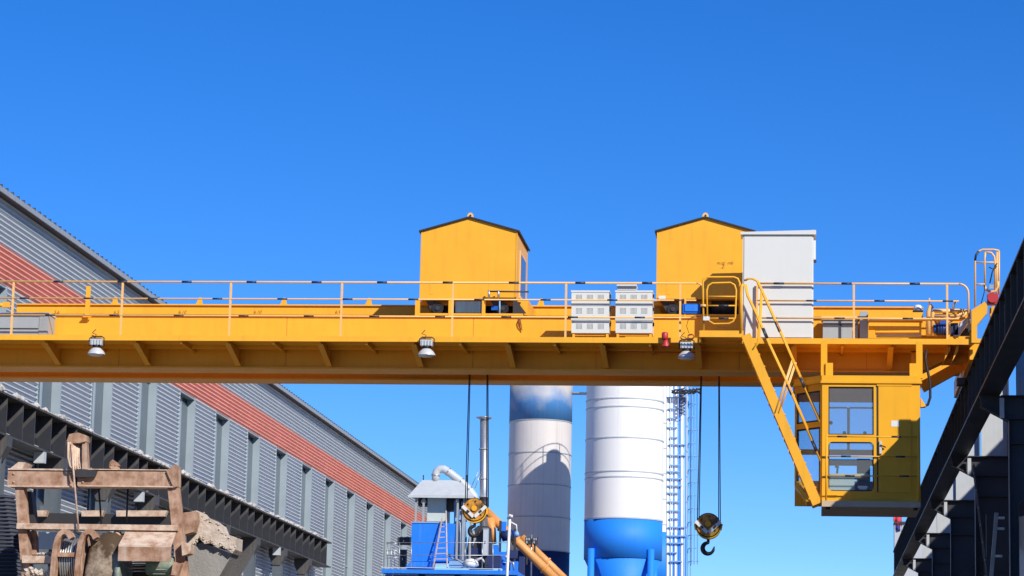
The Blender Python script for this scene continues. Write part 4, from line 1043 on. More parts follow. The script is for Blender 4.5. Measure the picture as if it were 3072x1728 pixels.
# ------------------------------------------------------------------ lamps and horn under the walkway
def flood(px, py, label):
    p = at(px, py-18, YR-0.02)
    o = thing('floodlight', tuple(p), label, 'floodlight', 'floodlights under the walkway edge')
    x, z = p.x, p.z; y = YR-0.09
    part(o, 'gear_case', MB().box(x-0.13, x+0.13, y-0.1, y+0.1, z-0.14, z-0.01), ALU)
    part(o, 'bracket', MB().tube([(x-0.16, y, z-0.16), (x-0.16, y, z+0.02), (x-0.1, y+.02, z+0.06), (x+0.1, y+.02, z+0.06), (x+0.16, y, z+0.02), (x+0.16, y, z-0.16)], 0.014, 6), DARKM)
    for i in range(4):
        part(o, 'cooling_fin', MB().box(x-0.11+i*0.065, x-0.09+i*0.065, y-0.115, y-0.101, z-0.13, z-0.03), GREYBOX)
    part(o, 'neck', MB().lathe((x, y, z-0.2), [(0.09, 0), (0.09, 0.06)], 16), DARKM)
    prof = [(0.20, -0.345), (0.195, -0.33), (0.16, -0.265), (0.10, -0.21), (0.085, -0.20)]
    part(o, 'reflector', MB().lathe((x, y, z), prof, 24, caps=False), ALU)
    part(o, 'lens', MB().lathe((x, y, z-0.35), [(0.19, 0), (0.1, -0.03), (0.01, -0.04)], 24), STICK)
    part(o, 'cable', MB().tube([(x-0.05, y, z), (x-0.02, y, z+.1), (x-.12, y+.03, z+.14), (x-.05, y+.05, z+.22)], 0.01, 6), ROOFD)
    return o
flood(246, 872, 'grey floodlight under the walkway, nearest the left edge')
flood(1075, 874, 'grey floodlight under the walkway below the left trolley')
flood(1728, 880, 'grey floodlight under the walkway beside the red horn')
p = at(1675, 838, YR-.1)
hn = thing('warning_horn', tuple(p), 'red warning horn hanging from the walkway edge', 'horn')
part(hn, 'bell', MB().lathe((p.x, YR-.1, p.z-0.3), [(0.10, 0), (0.095, 0.02), (0.055, 0.1), (0.04, 0.16)], 16), REDP)
part(hn, 'driver', MB().lathe((p.x-0.02, YR-.1, p.z-0.14), [(0.06, 0), (0.07, 0.03), (0.07, 0.14), (0.05, 0.16)], 16), REDP)
a = at(1575, 885, YR+.5); b = at(1758, 886, YR+.5)
sl_ = thing('signal_tube', tuple((a+b)/2), 'thin red signal tube below the walkway beside the horn', 'tube')
part(sl_, 'tube', MB().tube([a, b], 0.012, 8), REDP)
for px in (1580, 1660, 1750):
    q = at(px, 885, YR+.5); part(sl_, 'clip', MB().tube([q, q+Vector((0, 0, WZ-0.03-q.z))], 0.008, 6), YEL)
lo = thing('cable_loop', tuple(at(1740, 850, YR-.06)), 'brown coiled cable on the walkway edge above the right floodlight', 'cable')
part(lo, 'coil', MB().tube([at(1738+8*math.cos(i*.7), 845+6*math.sin(i*.7)+i*.15, YR-.06) for i in range(26)], 0.009, 6), MARK)
part(lo, 'lead', MB().tube([at(1733, 838, YR-.05), at(1727, 820, YR-.05), at(1732, 803, YR-.05), at(1745, 795, YR-.05), at(1765, 793, YR-.05)], 0.008, 6), MARK)

# ------------------------------------------------------------------ stair platform and stair to the cab
YPf = 57.0
a = at(1762, 826, YPf); b = at(1868, 841, YPf)
PZ = WZ
sp_ = thing('stair_platform', ((a.x+b.x)/2, YPf+.5, PZ), 'small yellow stair landing with a gate, jutting from the walkway', 'platform')
part(sp_, 'floor', MB().box(a.x, b.x, YPf+.02, YR-0.035, PZ-0.03, PZ), YEL)
part(sp_, 'fascia', MB().box(a.x-.02, b.x+.02, YPf-.015, YPf+.019, PZ-0.09, PZ+0.05), YEL)
part(sp_, 'side_fascia', MB().box(a.x-.02, a.x+.015, YPf+.02, YR-0.036, PZ-0.09, PZ-.031), YEL)
def lt(pts, r=0.024, Y=YPf, nm='tube', par=None, m=YEL): return part(par or sp_, nm, MB().tube([at(x, y, Y) for x, y in pts], r, 10), m)
lt([(1770, 836), (1768, 712), (1770, 703), (1778, 697), (1846, 697), (1856, 701), (1861, 712), (1861, 836)], 0.022, YPf+.03, 'hoop')
g = lt([(1779, 795), (1778, 730), (1782, 718), (1792, 712), (1838, 711), (1848, 717), (1852, 730), (1850, 796), (1845, 808), (1834, 814), (1796, 815), (1784, 808), (1779, 795)], 0.02, YPf-.02, 'gate')
for py, r in ((746, 0.016), (769, 0.016), (801, 0.016)):
    c = part(g, 'gate_bar', MB().tube([at(1779, py, YPf-.02), at(1851, py, YPf-.02)], r, 8), YEL)
for py in (769, 801):
    part(g, 'black_band', MB().tube([at(1808, py, YPf-.02), at(1833, py, YPf-.02)], 0.022, 8), BAND)
part(sp_, 'latch', bxp(1769, 1785, 796, 806, YPf-.06, YPf-.03), STICK)
part(sp_, 'latch_knob', MB().tube([at(1762, 769, YPf), at(1778, 769, YPf)], 0.03, 8), RAILY)

ss = thing('cab_stair', tuple(at(2055, 1268, YPf)), 'steep yellow stair with twin handrails from walkway to cab', 'stair')
p0, p1 = at(1876, 842, YPf-.02), at(2056, 1268, YPf-.02)
d = (p1-p0).normalized(); nrm = Vector((-d.z, 0, d.x))
for yy in (0.0, 0.62):
    o3 = Vector((0, yy, 0))
    part(ss, 'stringer', MB().bar(p0+o3, p1+o3, 0.035, 0.20, up=(1, 0, 0.42)), YEL)
nst = 14
for i in range(nst):
    c = p0+(p1-p0)*((i+0.6)/nst)
    part(ss, 'tread', MB().box(c.x-0.12, c.x+0.13, YPf+.0, YPf+.58, c.z-0.015, c.z+0.012), YEL)
def hr(pts, yy, r=0.02):
    return part(ss, 'handrail', MB().tube([at(x, y, YPf+yy) for x, y in pts], r, 10), YEL)
for yy, dx in ((-0.03, 0), (0.64, 3)):
    h1 = hr([(1864+dx, 836), (1863+dx, 740), (1864+dx, 722), (1868+dx, 714), (1874+dx, 716), (1880+dx, 745), (1901+dx, 788), (1934+dx, 866), (1978+dx, 960), (2064+dx, 1160)], yy)
    h2 = hr([(1872+dx, 706), (1880+dx, 701), (1892+dx, 701), (1904+dx, 707), (1914+dx, 728), (1945+dx, 797), (1976+dx, 866), (2061+dx, 1061)], yy)
    for h, pts in ((h1, [(1901, 788), (1934, 866), (1978, 960), (2064, 1160)]), (h2, [(1914, 728), (1976, 866), (2061, 1061)])):
        P = [at(x+dx, y, YPf+yy) for x, y in pts]
        rail_bands(h, P[0], P[-1], 0.021, 0.35 if h is h1 else 0.75, 1.3, 0.24)
    part(ss, 'rail_post', MB().tube([at(1993+dx, 905, YPf+yy), at(1949+dx, 1040, YPf+yy)], 0.018, 8), RAILY)
    part(ss, 'rail_post', MB().tube([at(1915+dx, 732, YPf+yy), at(1907+dx, 860, YPf+yy), at(1893+dx, 880, YPf+yy)], 0.018, 8), YEL)
    part(ss, 'rail_post', MB().tube([at(2000+dx, 912, YPf+yy), at(1958+dx, 1040, YPf+yy)], 0.014, 8), RAILY)

# ------------------------------------------------------------------ operator cab
YF = 57.3; YK = 59.1; YCH = 57.95
cab = thing('operator_cab', tuple(at(2190, 1285, 58.2)), 'yellow operator cab hung under the walkway at the right', 'cab')
X0, X1 = at(2068, 1100, YF).x, at(2315, 1100, YF).x
XL = at(1999, 1100, YCH).x
def Z(py): return zof(2190, py, YF)
def X(px): return at(px, 1100, YF).x
Zt, Zb = Z(965), Z(1256)
tk = 0.05
wins = ((2084, 2198, 973, 1094), (2084, 2198, 1112, 1236))
front = MB()
front.box(X0, X(2084), YF, YF+tk, Zb, Zt).box(X(2198), X1, YF, YF+tk, Zb, Zt)
front.box(X(2084), X(2198), YF, YF+tk, Z(973), Zt).box(X(2084), X(2198), YF, YF+tk, Z(1112), Z(1094)).box(X(2084), X(2198), YF, YF+tk, Zb, Z(1236))
def fillet(mb, x, z, sx, sz, r):
    pts = [(x, z)]+[(x+sx*(r-r*math.cos(t*math.pi/12)), z+sz*(r-r*math.sin(t*math.pi/12))) for t in range(0, 7)]
    mb.prism(pts, 'y', YF+0.001, YF+tk-0.001)
for sx, px in ((1, 2084), (-1, 2198)):
    for sz, py in ((1, 1236), (-1, 1112)):
        fillet(front, X(px), Z(py), sx, sz, 0.09)
fw = part(cab, 'front_wall', front, YEL2)
for (xa, xb, ya, yb) in wins:
    g = part(cab, 'window', MB().box(X(xa), X(xa)+.02, YF+.02, YF+.06, Z(yb), Z(ya)).box(X(xb)-.02, X(xb), YF+.02, YF+.06, Z(yb), Z(ya)).box(X(xa)+.02, X(xb)-.02, YF+.02, YF+.06, Z(ya)-.02, Z(ya)).box(X(xa)+.02, X(xb)-.02, YF+.02, YF+.06, Z(yb), Z(yb)+.02), BLACK)
    part(g, 'pane', MB().box(X(xa)+.02, X(xb)-.02, YF+.036, YF+.042, Z(yb)+.02, Z(ya)-.02), GLASS)
dr = part(cab, 'door', MB().box(X(2210), X(2292), YF-0.022, YF-0.001, Z(1238), Z(972)), YEL2)
part(dr, 'hinge_edge', MB().box(X(2206), X(2210)-.004, YF-0.012, YF-0.001, Z(1238), Z(972)), ROOFD)
part(dr, 'drip_strip', MB().box(X(2206), X(2294), YF-0.03, YF-0.001, Z(971), Z(967.5)), YEL2)
part(dr, 'sticker', MB().box(X(2242), X(2262), YF-0.026, YF-0.023, Z(1073), Z(1058)), STICK)
hd2 = part(dr, 'handle', MB().box(X(2212), X(2218), YF-0.06, YF-0.023, Z(1142), Z(1110)), ALU)
part(hd2, 'lever', MB().bar((X(2214), YF-.07, Z(1120)), (X(2228), YF-.07, Z(1126)), 0.025, 0.025), DARKM)
# roof, base and tray
part(cab, 'roof', MB().prism([(X0-.03, YF-.04), (X1+.04, YF-.04), (X1+.04, YK), (XL-.04, YK), (XL-.04, YCH-.03)], 'z', Zt+.002, Zt+.05), YEL2)
part(cab, 'roof_rim', MB().prism([(X0-.01, YF-.015), (X1+.015, YF-.015), (X1+.015, YK), (XL-.02, YK), (XL-.02, YCH-.01)], 'z', Zt+.051, Z(945)), YEL2)
part(cab, 'floor', MB().box(X0+.0, X1, YF-.0, YK, Zb-.04, Zb-.002), YEL2)
part(cab, 'skirt', MB().box(X0+.02, X1-.03, YF+.02, YK, Z(1266), Zb-.041), CHAR)
tray = part(cab, 'tray', MB().box(X0-.005, X1-.02, YPf-.2, YK, Z(1281), Z(1266.5)), TRAYM)
for px in (2082, 2300):
    part(tray, 'bolt_foot', MB().tube([(X(px), YPf-.1, Z(1287)), (X(px), YPf-.1, Z(1281))], 0.05, 12), DARKM)
# right, rear and left walls
part(cab, 'right_wall', MB().box(X1-tk, X1-.001, YF+tk+.001, YK-tk, Zb, Zt), YEL2)
rear = MB().box(XL, XL+.08, YK-tk, YK, Zb, Zt).box(X(2203), X1, YK-tk, YK, Zb, Zt).box(XL+.08, X(2203), YK-tk, YK, Z(985), Zt).box(XL+.08, X(2203), YK-tk, YK, Z(1122), Z(1108)).box(XL+.08, X(2203), YK-tk, YK, Zb, Z(1190))
part(cab, 'rear_wall', rear, YEL2)
rs = part(cab, 'sliding_sash', MB().box(X(2134), X(2141), YK-.09, YK-tk-.001, Z(1108), Z(1000)).box(X0+.12, X(2134), YK-.09, YK-tk-.001, Z(1002), Z(998)).box(X(2141), X(2203), YK-.09, YK-tk-.001, Z(1002), Z(998)), LGREY)
for (px, py) in ((2092, 1040), (2127, 1066), (2180, 1066)):
    part(rs, 'knob', MB().tube([(X(px), YK-.16, Z(py)), (X(px), YK-.09, Z(py))], 0.04, 10), BLACK)
part(cab, 'rear_pane', MB().box(XL+.08, X(2203), YK-.03, YK-.025, Z(1108), Z(985)), GLASS)
# chamfered corner with two windows
def chp(u, z): # u 0 at the front corner, 1 at the left corner
    return Vector((X0+(XL-X0)*u, YF+(YCH-YF)*u, z))
nn = Vector((YF-YCH, XL-X0, 0)).normalized()
if nn.y > 0: nn = -nn
def chquad(mb, pts, t=0.04):
    f = [chp(u, z) for u, z in pts]; bk = [q-nn*t for q in f]; n = len(f)
    return mb.add(f+bk, [list(range(n)), list(range(n, 2*n))[::-1]]+[(i, i+n, (i+1) % n+n, (i+1) % n) for i in range(n)])
zb2 = Z(1212)
cm_ = MB()
chquad(cm_, [(0, Zb), (0.08, Zb), (0.08, Zt), (0, Zt)]); chquad(cm_, [(0.93, zb2), (1, zb2), (1, Zt), (0.93, Zt)])
chquad(cm_, [(0.08, Z(982)), (0.93, Z(982)), (0.93, Zt), (0.08, Zt)]); chquad(cm_, [(0.08, Z(1074)), (0.93, Z(1074)), (0.93, Z(1060)), (0.08, Z(1060))])
chquad(cm_, [(0.08, Zb), (0.55, Zb), (1, zb2), (0.93, zb2+.06), (0.52, Zb+.08), (0.08, Zb+.08)])
cw = part(cab, 'corner_frame', cm_, YEL2)
part(cw, 'pane', chquad(MB(), [(0.08, Z(1060)), (0.93, Z(1060)), (0.93, Z(982)), (0.08, Z(982))], 0.006), GLASS)
part(cw, 'pane', chquad(MB(), [(0.08, Zb+.08), (0.52, Zb+.08), (0.93, zb2+.06), (0.93, Z(1074)), (0.08, Z(1074))], 0.006), GLASS)
gk = MB()
for u0, u1, za, zb_ in ((0.08, 0.115, 1060, 982), (0.895, 0.93, 1060, 982), (0.08, 0.115, 1240, 1074), (0.895, 0.93, 1205, 1074)):
    chquad(gk, [(u0, Z(za)), (u1, Z(za)), (u1, Z(zb_)), (u0, Z(zb_))], 0.045)
for za, zb_ in ((986, 982), (1060, 1056), (1078, 1074)):
    chquad(gk, [(0.115, Z(za)), (0.895, Z(za)), (0.895, Z(zb_)), (0.115, Z(zb_))], 0.045)
part(cw, 'gasket', gk, BLACK)
lw = MB().box(XL, XL+.04, YCH+.02, YCH+.1, zb2, Zt).box(XL, XL+.04, YK-.1, YK-.051, zb2, Zt).box(XL, XL+.04, YCH+.1, YK-.1, Z(985), Zt).box(XL, XL+.04, YCH+.1, YK-.1, zb2, zb2+.08)
part(cab, 'left_wall', lw, YEL2)
part(cab, 'left_pane', MB().box(XL+.015, XL+.02, YCH+.1, YK-.1, zb2+.08, Z(985)), GLASS)
part(cab, 'sloped_toe', MB().prism([(XL, zb2), (XL+.04, zb2), (chp(.55, 0).x+.04, Zb), (chp(.55, 0).x, Zb)], 'y', YCH, YK), YEL2)
# interior
part(cab, 'console', MB().box(X(2084)+.02, X(2150), 57.5, 57.9, Zb, Z(1198)).box(X(2085), X(2184), 57.45, 58.0, Z(1198), Z(1190)), CONSOLE)
st_ = part(cab, 'seat', MB().box(X(2152), X(2196), 58.0, 58.5, Zb+.05, Z(1205)).box(X(2158), X(2192), 58.4, 58.5, Z(1205), Z(1140)), CHAR)
part(cab, 'joystick', MB().tube([(X(2106), 57.7, Z(1190)), (X(2108), 57.68, Z(1170))], 0.022, 8), BLACK)
part(cab, 'desk_lamp', MB().lathe((X(2106), 57.7, Z(1172)), [(0.05, 0), (0.03, 0.05), (0.02, 0.1)], 10), BLACK)
part(cab, 'rear_shelf', MB().box(X0+.1, X(2200), YK-.4, YK-tk-.002, Z(1150), Z(1138)), GREYBOX)
part(cab, 'maker_sticker', MB().box(X(2158), X(2182), YF+.028, YF+.034, Z(1228), Z(1222)).box(X(2161), X(2180), YF+.028, YF+.034, Z(1231), Z(1228.6)), STICK)
# hangers
for px0, px1 in ((2065, 2081), (2304, 2320)):
    xa, xb = at(px0, 900, 57.7).x, at(px1, 900, 57.7).x
    hg = part(cab, 'hanger', MB().box(xa, xb, 57.55, 57.69, Z(945)-.01, WZ-0.08), YEL2)
    part(hg, 'hanger_foot', MB().box(xa+(.1 if px0 < 2200 else -.14), xb+(.12 if px0 < 2200 else -.1), 57.5, 57.54, Z(945), Z(910)), YEL2)
part(cab, 'rear_hanger', MB().box(X0, X0+.12, YK-.2, YK-.08, Z(945)-.01, WZ-0.08).box(X1-.12, X1, YK-.2, YK-.08, Z(945)-.01, WZ-0.08), YEL2)
part(cab, 'cable_gland', MB().prism(poly([(2316, 1000), (2330, 1022), (2316, 1024)], YF+.3), 'y', YF+.3, YF+.5), YEL2)
ck = [at(x, y, YF+.4) for x, y in ((2330, 880), (2328, 905), (2334, 935), (2340, 965), (2340, 1000), (2334, 1018), (2324, 1023), (2318, 1022))]
solo('supply_cable', tuple(ck[0]), MB().tube(ck, 0.028, 8), BLACK, 'thick black supply cable looping into the right side of the cab', 'cable')
# guard rails before the cab
YQ = YPf-.15
cg = thing('cab_guard_rail', tuple(at(2190, 1262, YQ)), 'three thin yellow and black guard rails across the front of the cab', 'railing')
for py, e in ((1098, 2268), (1148, 2262), (1197, 2272)):
    a = at(2080, py, YQ); b = at(2310, py+1, YQ)
    t = part(cg, 'rail', MB().tube([a, b], 0.014, 8), YEL)
    for px in (2118, 2255):
        q = at(px-12+(py-1098)*.2, py, YQ); q2 = at(px+12+(py-1098)*.2, py, YQ); q.z = q2.z = a.z+(b.z-a.z)*((q.x-a.x)/(b.x-a.x)); q2.z = a.z+(b.z-a.z)*((q2.x-a.x)/(b.x-a.x))
        part(t, 'black_band', MB().tube([q, q2], 0.02, 8), BAND)
part(cg, 'post', MB().tube([at(2080, 1092, YQ), at(2078, 1266, YQ)], 0.02, 8), YEL)
part(cg, 'post', MB().tube([at(2311, 1090, YQ), at(2311, 1266, YQ)], 0.02, 8), YEL)
part(cg, 'corner_plate', MB().prism(poly([(2270, 1259), (2288, 1250), (2296, 1256), (2303, 1256), (2307, 1220), (2314, 1215), (2316, 1262), (2270, 1262)], YQ), 'y', YQ, YQ+.03), YEL)

# ================================================================== RUSTY WINCH RIG, left foreground
YW = 30.0
rg = thing('winch_rig', tuple(at(240, 1460, YW))[:2]+(0,), 'rusty steel winch frame crusted with dust, left foreground', 'winch frame')
def rbar(p, q, w, d, m=RUST, nm='beam', Y=YW):
    return part(rg, nm, MB().bar(at(*p, Y), at(*q, Y), d, w, up=(0.3, 0, 1) if abs(p[0]-q[0]) < abs(p[1]-q[1]) else (0, 0, 1)), m)
def rbox2(px0, px1, py0, py1, y0, y1, m=RUST, nm='beam'): return part(rg, nm, bxp(px0, px1, py0, py1, y0, y1), m)
tb = rbox2(20, 188, 1184, 1224, YW, YW+.16, nm='top_beam'); rbox2(196, 440, 1184, 1224, YW, YW+.16, nm='top_beam')
part(tb, 'top_lip', bxp(20, 186, 1178, 1183.6, YW-.015, YW+.2), RUSTD)
rbox2(212, 425, 1179, 1183.6, YW-.015, YW+.2, RUSTD, 'top_lip')
rbox2(188.2, 195.8, 1200, 1222, YW+.03, YW+.12, CHAR, 'splice_plate')
rbox2(20, 188, 1220.5, 1226, YW-.03, YW+.2, RUSTD, 'bottom_lip'); rbox2(196, 436, 1220.5, 1226, YW-.03, YW+.2, RUSTD, 'bottom_lip')
me_bt = shared('bolt', MB().lathe((0, 0, 0), [(0.016, -0.012), (0.016, 0.0), (0.006, 0.012)], 6, smooth=False), RUST)
for px in (34, 176, 208, 428):
    for py in (1192, 1213):
        piece(rg, 'bolt', me_bt, at(px, py, YW-.004), (R(90), 0, 0))
part(rg, 'corner_cap', MB().prism(poly([(20, 1183), (46, 1162), (64, 1163), (56, 1178), (40, 1183)], YW), 'y', YW, YW+.3), RUSTD)
part(rg, 'corner_cap', MB().prism(poly([(418, 1184), (440, 1168), (446, 1172), (446, 1224), (436, 1226)], YW-.03), 'y', YW-.03, YW+.16), RUST)
def leanpost(x0, x1, w, y0, y1, nm, m=RUST, d=.14, Y=YW+.01):
    return part(rg, nm, MB().prism(poly([(x0, y0), (x0+w, y0), (x1+w, y1), (x1, y1)], Y), 'y', Y, Y+d), m)
leanpost(37, 60, 22, 1225, 1520, 'left_post')
leanpost(421, 452, 26, 1225, 1520, 'right_post')
g_ = at(60, 1520, YW); q_ = at(452, 1520, YW)
for p in (g_, q_):
    part(rg, 'leg', MB().box(p.x, p.x+.2, YW+.01, YW+.2, 0, p.z+.02), RUST)
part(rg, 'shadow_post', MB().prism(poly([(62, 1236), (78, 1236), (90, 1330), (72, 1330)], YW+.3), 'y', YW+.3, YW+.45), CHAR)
rbox2(42, 446, 1316, 1335, YW-.05, YW+.15, RUSTD, 'middle_beam')
# rear cross member, dark with bits of lit rust
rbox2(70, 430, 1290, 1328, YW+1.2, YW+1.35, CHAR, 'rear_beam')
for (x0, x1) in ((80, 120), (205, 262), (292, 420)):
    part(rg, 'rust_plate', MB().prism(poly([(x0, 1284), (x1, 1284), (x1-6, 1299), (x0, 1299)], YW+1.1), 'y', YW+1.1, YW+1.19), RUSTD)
# sheave post with looped rope
part(rg, 'sheave_post', MB().prism(poly([(207, 1098), (216, 1098), (220, 1184), (206, 1184)], YW-.05), 'y', YW-.05, YW+.06), RUST)
part(rg, 'sheave_head', MB().prism(poly([(168, 1108), (174, 1092), (196, 1088), (214, 1094), (216, 1110), (200, 1114), (172, 1116)], YW-.08), 'y', YW-.08, YW+.1), RUST)
rp = MB()
for k in range(6):
    x0 = 172+k*5; pts = [at(x0, 1112, YW-.1+k*.02), at(x0-1+k*.6, 1150, YW-.1+k*.02), at(x0+4, 1172, YW-.1+k*.02), at(x0+10+k*2, 1182, YW-.08+k*.02), at(x0+13, 1160, YW-.06+k*.02), at(x0+12, 1118, YW-.05+k*.02)]
    rp.tube(pts, 0.013, 6)
part(rg, 'rope_loops', rp, RUSTD, kind='stuff')
part(rg, 'sheave_base', MB().prism(poly([(182, 1180), (190, 1200), (238, 1200), (244, 1184), (212, 1180)], YW-.06), 'y', YW-.06, YW-.02), CHAR)
for pts in ([(180, 1116), (186, 1200), (198, 1338)], [(248, 1225), (256, 1330)], [(322, 1225), (318, 1315)], [(180, 1330), (200, 1345)]):
    part(rg, 'wire_rope', MB().tube([at(x, y, YW-.1 if pts[0][1] < 1200 else YW+.3) for x, y in pts], 0.011, 8), RUSTD if pts[0][1] < 1200 else ROPE)
lp_ = MB(); rnd = random.Random(4); c = at(284, 1172, YW)
for i in range(5): lump(lp_, (c.x+rnd.uniform(-.03, .03), YW+.05, c.z+rnd.uniform(-.04, .04)), 0.045, rnd)
lp_.prism(poly([(276, 1162), (283, 1156), (296, 1168), (288, 1184), (274, 1184)], YW+.02), 'y', YW+.02, YW+.1)
part(rg, 'rust_lug', lp_, RUST, kind='stuff')
# guard hoops and the drum between
def hoop(cx, top, w, Y):
    pts = [(cx-w-3, 1520), (cx-w, 1449), (cx-w+4, 1400), (cx-w+8, 1372), (cx-w+13, 1355), (cx-w+19, 1344), (cx-w+27, 1338), (cx-w+35, 1339), (cx-w+42, 1345), (cx-w+47, 1355)]
    o = part(rg, 'guard_hoop', MB(), RUST)
    mb = MB(); P = [at(x, y, Y) for x, y in pts]
    vv = []
    for i, p in enumerate(P):
        d = (P[min(i+1, len(P)-1)]-P[max(i-1, 0)]).normalized(); nn_ = Vector((-d.z, 0, d.x))*0.028
        for sgn in (-1, 1):
            for yy_ in (-0.06, 0.06): vv.append(p+nn_*sgn+Vector((0, yy_, 0)))
    ff = []
    for i in range(len(P)-1):
        o_ = i*4
        for a_, b_ in ((0, 1), (1, 3), (3, 2), (2, 0)): ff.append((o_+a_, o_+b_, o_+4+b_, o_+4+a_))
    ff += [(0, 1, 3, 2), tuple(len(vv)-4+k for k in (0, 2, 3, 1))]
    mb.add(vv, ff)
    o.data = mb.mesh('guard_hoop', ORG[rg.name]); o.data.materials.append(RUST)
    return o
hoop(165, 1340, 30, YW-.2); hoop(226, 1340, 30, YW-.2)
rbox2(145, 196, 1389, 1401, YW-.22, YW-.14, RUST, 'hoop_tie')
dc = at(185, 1400, YW+.05)
part(rg, 'rope_drum', MB().tube([(at(150, 1400, YW).x, YW+.1, dc.z-.05), (at(214, 1400, YW).x, YW+.1, dc.z-.05)], 0.24, 24), ROPE)
dl = MB()
for i in range(9):
    x = at(160+i*6, 1400, YW).x; dl.tube([(x, YW+.1+.25*math.cos(t*math.pi/10), dc.z-.05+.25*math.sin(t*math.pi/10)) for t in range(21)], 0.012, 6)
part(rg, 'wound_rope', dl, STEEL, kind='stuff')
for px in (148, 216):
    x = at(px, 1400, YW).x; part(rg, 'drum_flange', MB().tube([(x-.015, YW+.1, dc.z-.05), (x+.015, YW+.1, dc.z-.05)], 0.31, 24), RUST)
# stained barrel housing
bar_ = MB(); bx0, bx1 = at(226, 1400, YW).x, at(310, 1400, YW).x; bcz = at(260, 1440, YW).z; rnd = random.Random(9); nseg = 20; rows = 10
v = []
for i in range(rows+1):
    t = i/rows; x = bx0+(bx1-bx0)*t; rr_ = 0.40+0.06*math.sin(t*math.pi)+(0.05 if i == rows else 0)
    for j in range(nseg):
        an = 2*math.pi*j/nseg; k = rr_+rnd.uniform(-.016, .016); v.append((x+rnd.uniform(-.008, .008)+0.05*math.sin(an), YW+.05+k*0.6*math.cos(an), bcz+k*math.sin(an)))
fs = [(i*nseg+j, i*nseg+(j+1) % nseg, (i+1)*nseg+(j+1) % nseg, (i+1)*nseg+j) for i in range(rows) for j in range(nseg)]
bar_.add(v, fs, True); bar_.f.append(list(range(nseg))[::-1]); bar_.sm.append(False); bar_.f.append(list(range(rows*nseg, (rows+1)*nseg))); bar_.sm.append(False)
part(rg, 'gear_housing', bar_, BARREL)
part(rg, 'housing_rim', MB().tube([(bx1-.03, YW+.05, bcz), (bx1+.03, YW+.05, bcz)], 0.30, 22), GREENM)
part(rg, 'filler_cap', MB().tube([(bx0+.3, YW+.02, bcz+.38), (bx0+.3, YW+.02, bcz+.46)], 0.045, 10), RUSTD)
# sloped guard box
sg = at(316, 1335, YW); s2_ = at(455, 1380, YW)
zt0, zt1, zt2 = at(316, 1337, YW).z, at(316, 1376, YW).z, at(316, 1416, YW).z
xa, xb = at(316, 1376, YW).x, at(456, 1376, YW).x
part(rg, 'sloped_cover', MB().add([(xa, YW-.32, zt1), (xb-.04, YW-.32, zt1), (xb-.06, YW-.02, zt0), (xa, YW-.02, zt0), (xa, YW-.32, zt1-.02), (xb-.04, YW-.32, zt1-.02), (xb-.06, YW-.02, zt0-.02), (xa, YW-.02, zt0-.02)],
     [(0,1,2,3),(7,6,5,4),(0,4,5,1),(1,5,6,2),(2,6,7,3),(3,7,4,0)]), RUSTD)
part(rg, 'cover_front', MB().box(xa, xb-.04, YW-.32, YW-.3, zt2, zt1-.021), RUST)
part(rg, 'cover_end', MB().prism(poly([(456, 1362), (480, 1368), (478, 1392), (458, 1398)], YW-.1), 'y', YW-.1, YW+.1), RUSTD)
part(rg, 'side_bracket', MB().prism(poly([(436, 1412), (456, 1418), (446, 1449), (430, 1446)], YW-.1), 'y', YW-.1, YW+.1), RUST)
# motor and cable bundle
mz = at(395, 1422, YW).z
mx0, mx1 = at(366, 1420, YW).x, at(424, 1420, YW).x
part(rg, 'motor', MB().tube([(mx0, YW+.1, mz), (mx1, YW+.1, mz), (mx1+.05, YW+.1, mz)], 0.105, 20), GREENM)
part(rg, 'motor_end', MB().tube([(mx1+.05, YW+.1, mz), (mx1+.1, YW+.1, mz)], 0.09, 20, r_end=0.05), RUSTD)
for i in range(8):
    an = math.pi*(0.75+i*0.19); part(rg, 'motor_fin', MB().box(mx0+.02, mx1-.02, YW+.1+.1*math.cos(an)-.004, YW+.1+.1*math.cos(an)+.004, mz+.1*math.sin(an)-.012, mz+.1*math.sin(an)+.004), GREENM)
for i in range(5):
    z = mz+.07-i*.033
    part(rg, 'tie_bar', MB().tube([(at(318, 1420, YW).x, YW+.02, z-.01), (mx0-.002, YW+.04, z)], 0.009, 6), RUSTD if i % 2 else STEEL)
rbox2(312, 440, 1418, 1475, YW+.5, YW+.55, CHAR, 'backing_plate')
# lower left ledge with crumbs
part(rg, 'ledge', MB().prism(poly([(55, 1397), (156, 1400), (142, 1416), (55, 1416)], YW-.1), 'y', YW-.1, YW+.1), RUSTD)
part(rg, 'lower_post', MB().prism(poly([(72, 1336), (90, 1336), (92, 1395), (80, 1395)], YW+.2), 'y', YW+.2, YW+.3), RUST)
lc = MB(); rnd = random.Random(6)
for i in range(22):
    c = at(rnd.uniform(90, 135), 1395, YW); lump(lc, (c.x, YW+rnd.uniform(-.08, .05), c.z), rnd.uniform(.012, .03), rnd)
for i in range(30):
    c = at(rnd.uniform(60, 128), rnd.uniform(1432, 1449), YW-.1); lump(lc, (c.x, YW-.1, c.z), rnd.uniform(.02, .04), rnd)
part(rg, 'mortar_lumps', lc, CRUST, kind='stuff')
rbox2(56, 130, 1440, 1462, YW-.1, YW+.1, RUST, 'low_beam')
rbox2(130, 470, 1470, 1500, YW+.02, YW+.12, RUST, 'low_beam')
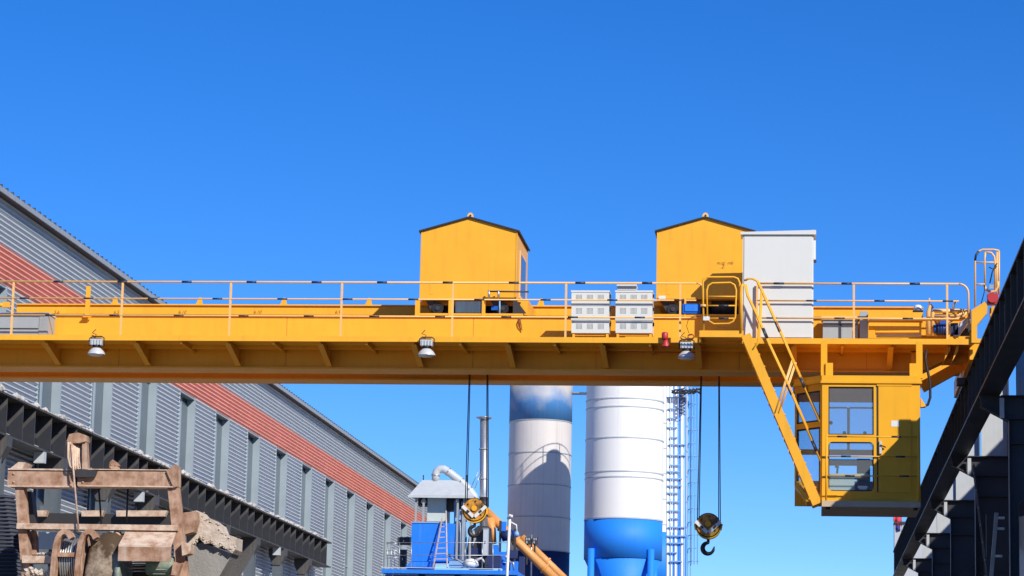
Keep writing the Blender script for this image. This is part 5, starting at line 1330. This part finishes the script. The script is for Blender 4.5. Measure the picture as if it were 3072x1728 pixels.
# pale sheet behind the lower frame
solo('pale_sheet', tuple(at(130, 1420, YW+.9)), bxp(92, 145, 1338, 1380, YW+.9, YW+.93, bxp(148, 214, 1338, 1384, YW+.9, YW+.93)), CONSOLE, 'pale grey sheet standing behind the rusty frame', 'sheet') if False else None
ps = thing('pale_guard', tuple(at(130, 1400, YW+.9)), 'pale grey guard sheets behind the lower rusty frame', 'guard')
part(ps, 'sheet', bxp(92, 145, 1338, 1382, YW+.9, YW+.93), PGREEN); part(ps, 'sheet', bxp(149, 214, 1338, 1386, YW+.9, YW+.93), PGREEN)
part(ps, 'strut', MB().box(at(120, 1382, YW+.9).x, at(120, 1382, YW+.9).x+.06, YW+.94, YW+1.0, 0, at(120, 1345, YW+.9).z), CHAR)

# mortar hopper hanging off the right side of the rig
YM = YW+.9
mh_ = thing('mortar_hopper', tuple(at(520, 1500, YM))[:2]+(0,), 'tilted grey mortar hopper with a crusted pale lip beside the winch rig', 'hopper')
body = poly([(470, 1398), (486, 1372), (508, 1364), (580, 1392), (592, 1380), (540, 1470), (500, 1520), (462, 1520)], YM)
part(mh_, 'body', MB().prism(body, 'y', YM, YM+1.0), CONC)
lip = [(466, 1290), (495, 1284), (503, 1288), (512, 1300), (532, 1306), (552, 1320), (560, 1340), (594, 1352), (592, 1382), (584, 1392), (560, 1372), (548, 1378), (530, 1366), (514, 1368), (500, 1352), (488, 1368), (470, 1372)]
crust = MB().prism(poly(lip, YM-.08), 'y', YM-.08, YM+.3)
part(mh_, 'lip', crust, CRUST)
ck_ = MB(); rnd = random.Random(12)
for i in range(90):
    k = rnd.randrange(len(lip)); p, q = lip[k], lip[(k+1) % len(lip)]; t = rnd.random()
    x, y = p[0]+(q[0]-p[0])*t, p[1]+(q[1]-p[1])*t
    x += (535-x)*rnd.uniform(0, .3); y += (1340-y)*rnd.uniform(0, .3)
    c = at(x, y, YM-.08); lump(ck_, (c.x, YM-.08, c.z), rnd.uniform(.006, .018), rnd)
part(mh_, 'crust', ck_, CRUST, kind='stuff')
part(mh_, 'hinge_arm', MB().prism(poly([(456, 1290), (492, 1286), (494, 1306), (486, 1338), (458, 1346)], YM-.3), 'y', YM-.3, YM-.09), RUST)
part(mh_, 'prop', MB().box(at(500, 1500, YM).x, at(500, 1500, YM).x+.2, YM+.3, YM+.5, 0, at(500, 1500, YM).z), RUST)

# added dark ribbed sheet, standing in for the shaded wall at the left edge
YD = YW+1.5
rs_ = thing('wall_shade_sheet', tuple(at(20, 1460, YD))[:2]+(0,), 'added dark blue ribbed sheet imitating shaded wall at the left edge behind the rusty rig', 'sheet')
mbs = MB(); n = 30; v = []; fs = []
for i in range(n*4+1):
    y = 1245+i*2.4; j = (0.0, 0.03, 0.045, 0.03)[i % 4]
    a = at(-40, y, YD); b = at(22+(y-1245)*0.17, y, YD)
    v += [(a.x, YD-j, a.z), (b.x-0.05, YD-j, b.z), (b.x+0.02+j*1.5, YD+.1, b.z)]
for i in range(n*4):
    o = i*3; fs += [(o, o+3, o+4, o+1), (o+1, o+4, o+5, o+2)]
part(rs_, 'sheet', mbs.add(v, fs, True), WALLSHADE)
p = at(-20, 1500, YD)
part(rs_, 'prop', MB().box(p.x, p.x+.1, YD+.15, YD+.25, 0, p.z+.9), CHAR)
